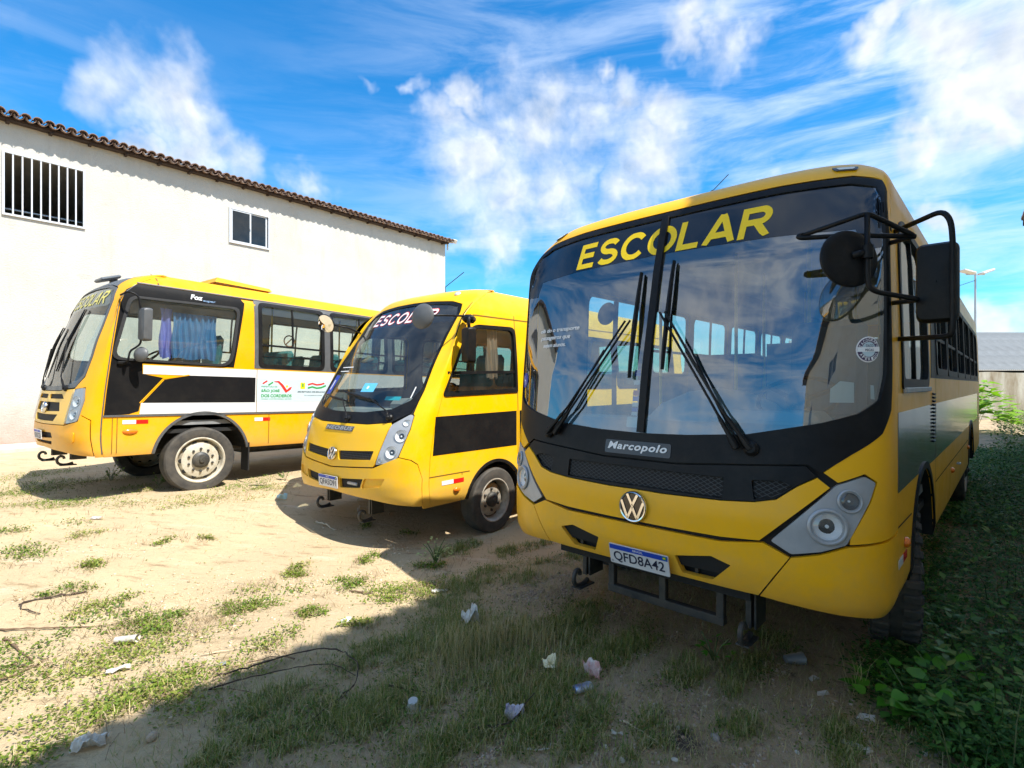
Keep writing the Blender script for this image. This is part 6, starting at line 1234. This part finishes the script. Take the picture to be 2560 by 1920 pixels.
stone('beige angular stone just inside the shadow edge', -1.78, 2.61, .035, SB, 1); stone('flat pale stone on the sand at the shadow edge', -1.21, 3.88, .05, SW, 2, .3); stone('white stone in the grass at the bottom left of the shade', -1.02, 2.56, .026, SW, 3); stone('grey white stone right of the dark stain', 1.0, 2.59, .028, SG, 4); stone('tiny white stone left of the dark stain', .45, 2.53, .014, SW, 5); stone('white pebble at the bottom edge near the centre', .51, 2.43, .017, SW, 6); stone('white pebble below the dark stain', .75, 2.43, .018, SW, 7, .4); stone('white pebble above the dark stain', .84, 2.67, .015, SW, 8, .4); stone('small white pebble near the right end of the bare soil', 1.35, 2.5, .013, SW, 9)
def shard(label, x, y, P, rz, m=LW):
    g = G(); n = len(P); g.add([(a, b, 0) for a, b in P] + [(a, b, .008) for a, b in P], [tuple(range(n)), tuple(range(n, 2 * n))] + [(i, (i + 1) % n, n + (i + 1) % n, n + i) for i in range(n)]); o = g.obj('tile_shard', m); o.location = gpt(x, y, .006); o.rotation_euler = (.12, -.08, rz); tag(o, label, 'tile shard')
shard('white tile shard beside the broad-leaved plant', 1.86, 2.77, [(-.05, -.01), (.03, -.03), (.045, .02), (-.02, .03)], -.3); shard('long pointed white tile shard near the bottom right', 1.64, 2.55, [(-.06, .01), (.04, -.025), (.055, .005), (-.03, .028)], -.4); shard('small square white tile shard below the pointed one', 1.69, 2.51, [(-.02, -.015), (.025, -.012), (.018, .018), (-.018, .015)], .2); shard('broken white tile piece right of the broad-leaved plant', 2.25, 2.64, [(-.06, .0), (.0, -.03), (.05, -.02), (.03, .02)], -.5); shard('narrow white tile piece at the lower right edge', 2.0, 2.50, [(-.05, -.01), (.04, -.014), (.045, .012), (-.045, .014)], -.1); shard('pale tile flake on the soil left of the plants', 1.80, 3.15, [(-.03, -.01), (.03, -.014), (.02, .02), (-.025, .014)], .4); shard('pale tile flake nearest the dry stalks', 1.76, 2.99, [(-.04, -.01), (.03, -.014), (.035, .015), (-.025, .014)], .1)
TW = mat('dark_twig', (.055, .036, .026), .85); TP = mat('pale_straw', (.60, .50, .34), .7); TB = mat('brown_twig', (.16, .10, .06), .85)
def stick(label, P, r, m, cat_='twig', name='twig', h=.012, group=None):
    Q = [Vector(gpt(x, y, h + (dz[0] if dz else 0))) for x, y, *dz in P]; c0 = bent(Q, .12, 5); c = []
    for p, q in zip(c0[:-1], c0[1:]):
        k = max(1, int((q - p).length / .035)); c += [p.lerp(q, t / k) + Vector((random.gauss(0, r * .7), random.gauss(0, r * .7), random.gauss(0, r * .5))) for t in range(k)]
    c.append(c0[-1]); L_ = len(c); g = G(); g.tube(c, [max(.0015, r * (1 - .6 * i / L_) * random.uniform(.65, 1.25)) for i in range(L_)], 6); o = g.obj(name, m, None, True, 50); tag(o, label, cat_, group)
stick('dark bent dry branch on the sunlit sand at far left', [(-3.40, 4.22), (-3.72, 3.99), (-3.62, 3.90), (-3.44, 3.85)], .009, TW, 'branch', 'branch')
stick('brown twig crossing the others at the left edge', [(-3.42, 3.55), (-3.2, 3.42), (-3.0, 3.30)], .008, TB); stick('straight thin twig at the left edge', [(-3.13, 3.24), (-3.0, 3.24), (-2.88, 3.24)], .006, TB); stick('slanting twig at the lower left edge', [(-3.0, 3.08), (-2.94, 3.2), (-2.92, 3.33)], .006, TB); stick('long dry stalk lying along the left weeds', [(-3.55, 3.62), (-3.1, 3.70), (-2.7, 3.82)], .006, TB)
stick('thin brown stick on the sand before the flowering weed', [(-1.36, 4.44), (-1.15, 4.37), (-.93, 4.26)], .007, TB); stick('pale stick in the shadow before the middle bus', [(-2.31, 6.23), (-2.15, 6.15), (-2.02, 6.04)], .012, TP); stick('white bent straw at the bottom centre', [(.05, 2.52), (.18, 2.51), (.19, 2.56)], .005, LW, 'straw', 'drinking_straw')
stick('long dark vine arching along the shadow edge', [(-1.75, 3.10, .01), (-1.42, 3.25, .05), (-1.15, 3.33, .07), (-.94, 3.22, .05), (-.88, 3.02, .03), (-.98, 2.78, .01)], .006, TW, 'vine', 'vine'); stick('second dark vine just inside the arching one', [(-1.72, 2.98, .01), (-1.40, 3.12, .03), (-1.1, 3.20, .04), (-.92, 3.1, .02)], .005, TW, 'vine', 'vine'); stick('dark stem curling down from the vine into the grass', [(-.90, 3.0, .02), (-1.0, 2.75, .02), (-1.12, 2.55, .01)], .005, TW, 'vine', 'vine'); stick('dry brown runner from the vine towards the sand', [(-1.35, 3.28, .02), (-1.5, 3.35, .01), (-1.75, 3.2, .0)], .005, TB, 'vine', 'vine')
stick('black forked twig by the purple wrapper', [(-.2, 2.64, .01), (.0, 2.66, .02), (.12, 2.86, .06)], .007, TW); stick('dark twig across the grass centre', [(-.70, 3.03, .01), (-.55, 2.98, .015), (-.42, 2.93, .01)], .006, TW); stick('dry pale stalk slanting over the bare soil', [(.55, 2.72), (.66, 2.6), (.72, 2.5)], .005, TP)
for i, (P, lb) in enumerate((([(-1.9, 2.95), (-1.6, 3.02), (-1.3, 2.9)], 'thin dry runner in the lower shadow corner'), ([(-1.5, 2.72), (-1.25, 2.95), (-1.0, 3.05)], 'thin dry runner rising towards the dark vine'), ([(-2.0, 3.38), (-1.7, 3.5), (-1.45, 3.42)], 'pale dry runner on the sand above the shadow edge'))): stick(lb, P, .0035, TB if i < 2 else TP, 'vine', 'vine')
# gravel: two spills and loose grit
def gravel(name, label, spots, m, smin, smax):
    bm = bmesh.new(); bmesh.ops.create_icosphere(bm, subdivisions=1, radius=1); b0 = np.array([v.co[:] for v in bm.verts]); f0 = np.array([[v.index for v in f.verts] for f in bm.faces]); bm.free(); Vs = []; Fs = []; T = []; n0 = 0
    for x, y, rx, ry, n in spots:
        for (px_, py_) in blob(x, y, rx, ry, n, .7):
            s_ = smin + (smax - smin) * RNG.random() ** 3; q = b0 * (1 + RNG.normal(0, .16, (len(b0), 1))) * np.array((s_, s_ * RNG.uniform(.6, 1), s_ * RNG.uniform(.35, .7))); a = RNG.uniform(0, 6.28); q = np.stack([q[:, 0] * math.cos(a) - q[:, 1] * math.sin(a), q[:, 0] * math.sin(a) + q[:, 1] * math.cos(a), q[:, 2]], 1)
            Vs.append(q + np.array((px_, py_, float(gz(px_, py_)) + s_ * .2))); Fs.append(f0 + n0); n0 += len(b0); T.append(np.full(len(b0), RNG.random()))
    o = np_mesh(name, np.concatenate(Vs), np.concatenate(Fs), m, np.concatenate(T), 3); tag(o, label, 'gravel', kind='stuff')
gravel('gravel', 'pinkish broken stone spilled before the right bus and grit over the soil', [(.2, 4.6, .35, .25, 620), (.42, 4.35, .4, .2, 620), (.0, 4.42, .25, .15, 260), (.75, 3.95, .45, .2, 380), (1.0, 3.6, .4, .15, 160), (-.25, 2.38, .35, .1, 260), (1.2, 2.55, .6, .15, 320), (1.7, 2.6, .4, .15, 260), (.9, 2.9, .8, .35, 700), (.9, 2.55, .8, .2, 500), (.3, 3.3, .9, .5, 500), (-.8, 3.0, .8, .4, 350), (1.5, 3.2, .5, .25, 300), (.5, 2.5, .7, .1, 220), (-.6, 4.4, .8, .5, 120), (1.8, 2.95, .3, .15, 140)], leaf_mat('gravel_stone', (.24, .175, .125), (.38, .285, .21), (.52, .43, .35), 0., .9), .003, .014)
gravel('sand_grit', 'small grit and crumbs scattered on the sunlit sand', [(-2.6, 4.3, 1.6, 1.2, 700), (-1.5, 4.3, .8, .8, 350), (-3.6, 4.9, 1.0, .6, 260), (-1.3, 5.1, .6, .4, 200), (-2.3, 3.3, .9, .5, 200)], leaf_mat('sand_crumb', (.36, .27, .16), (.55, .43, .28), (.66, .56, .42), 0., .95), .004, .016)
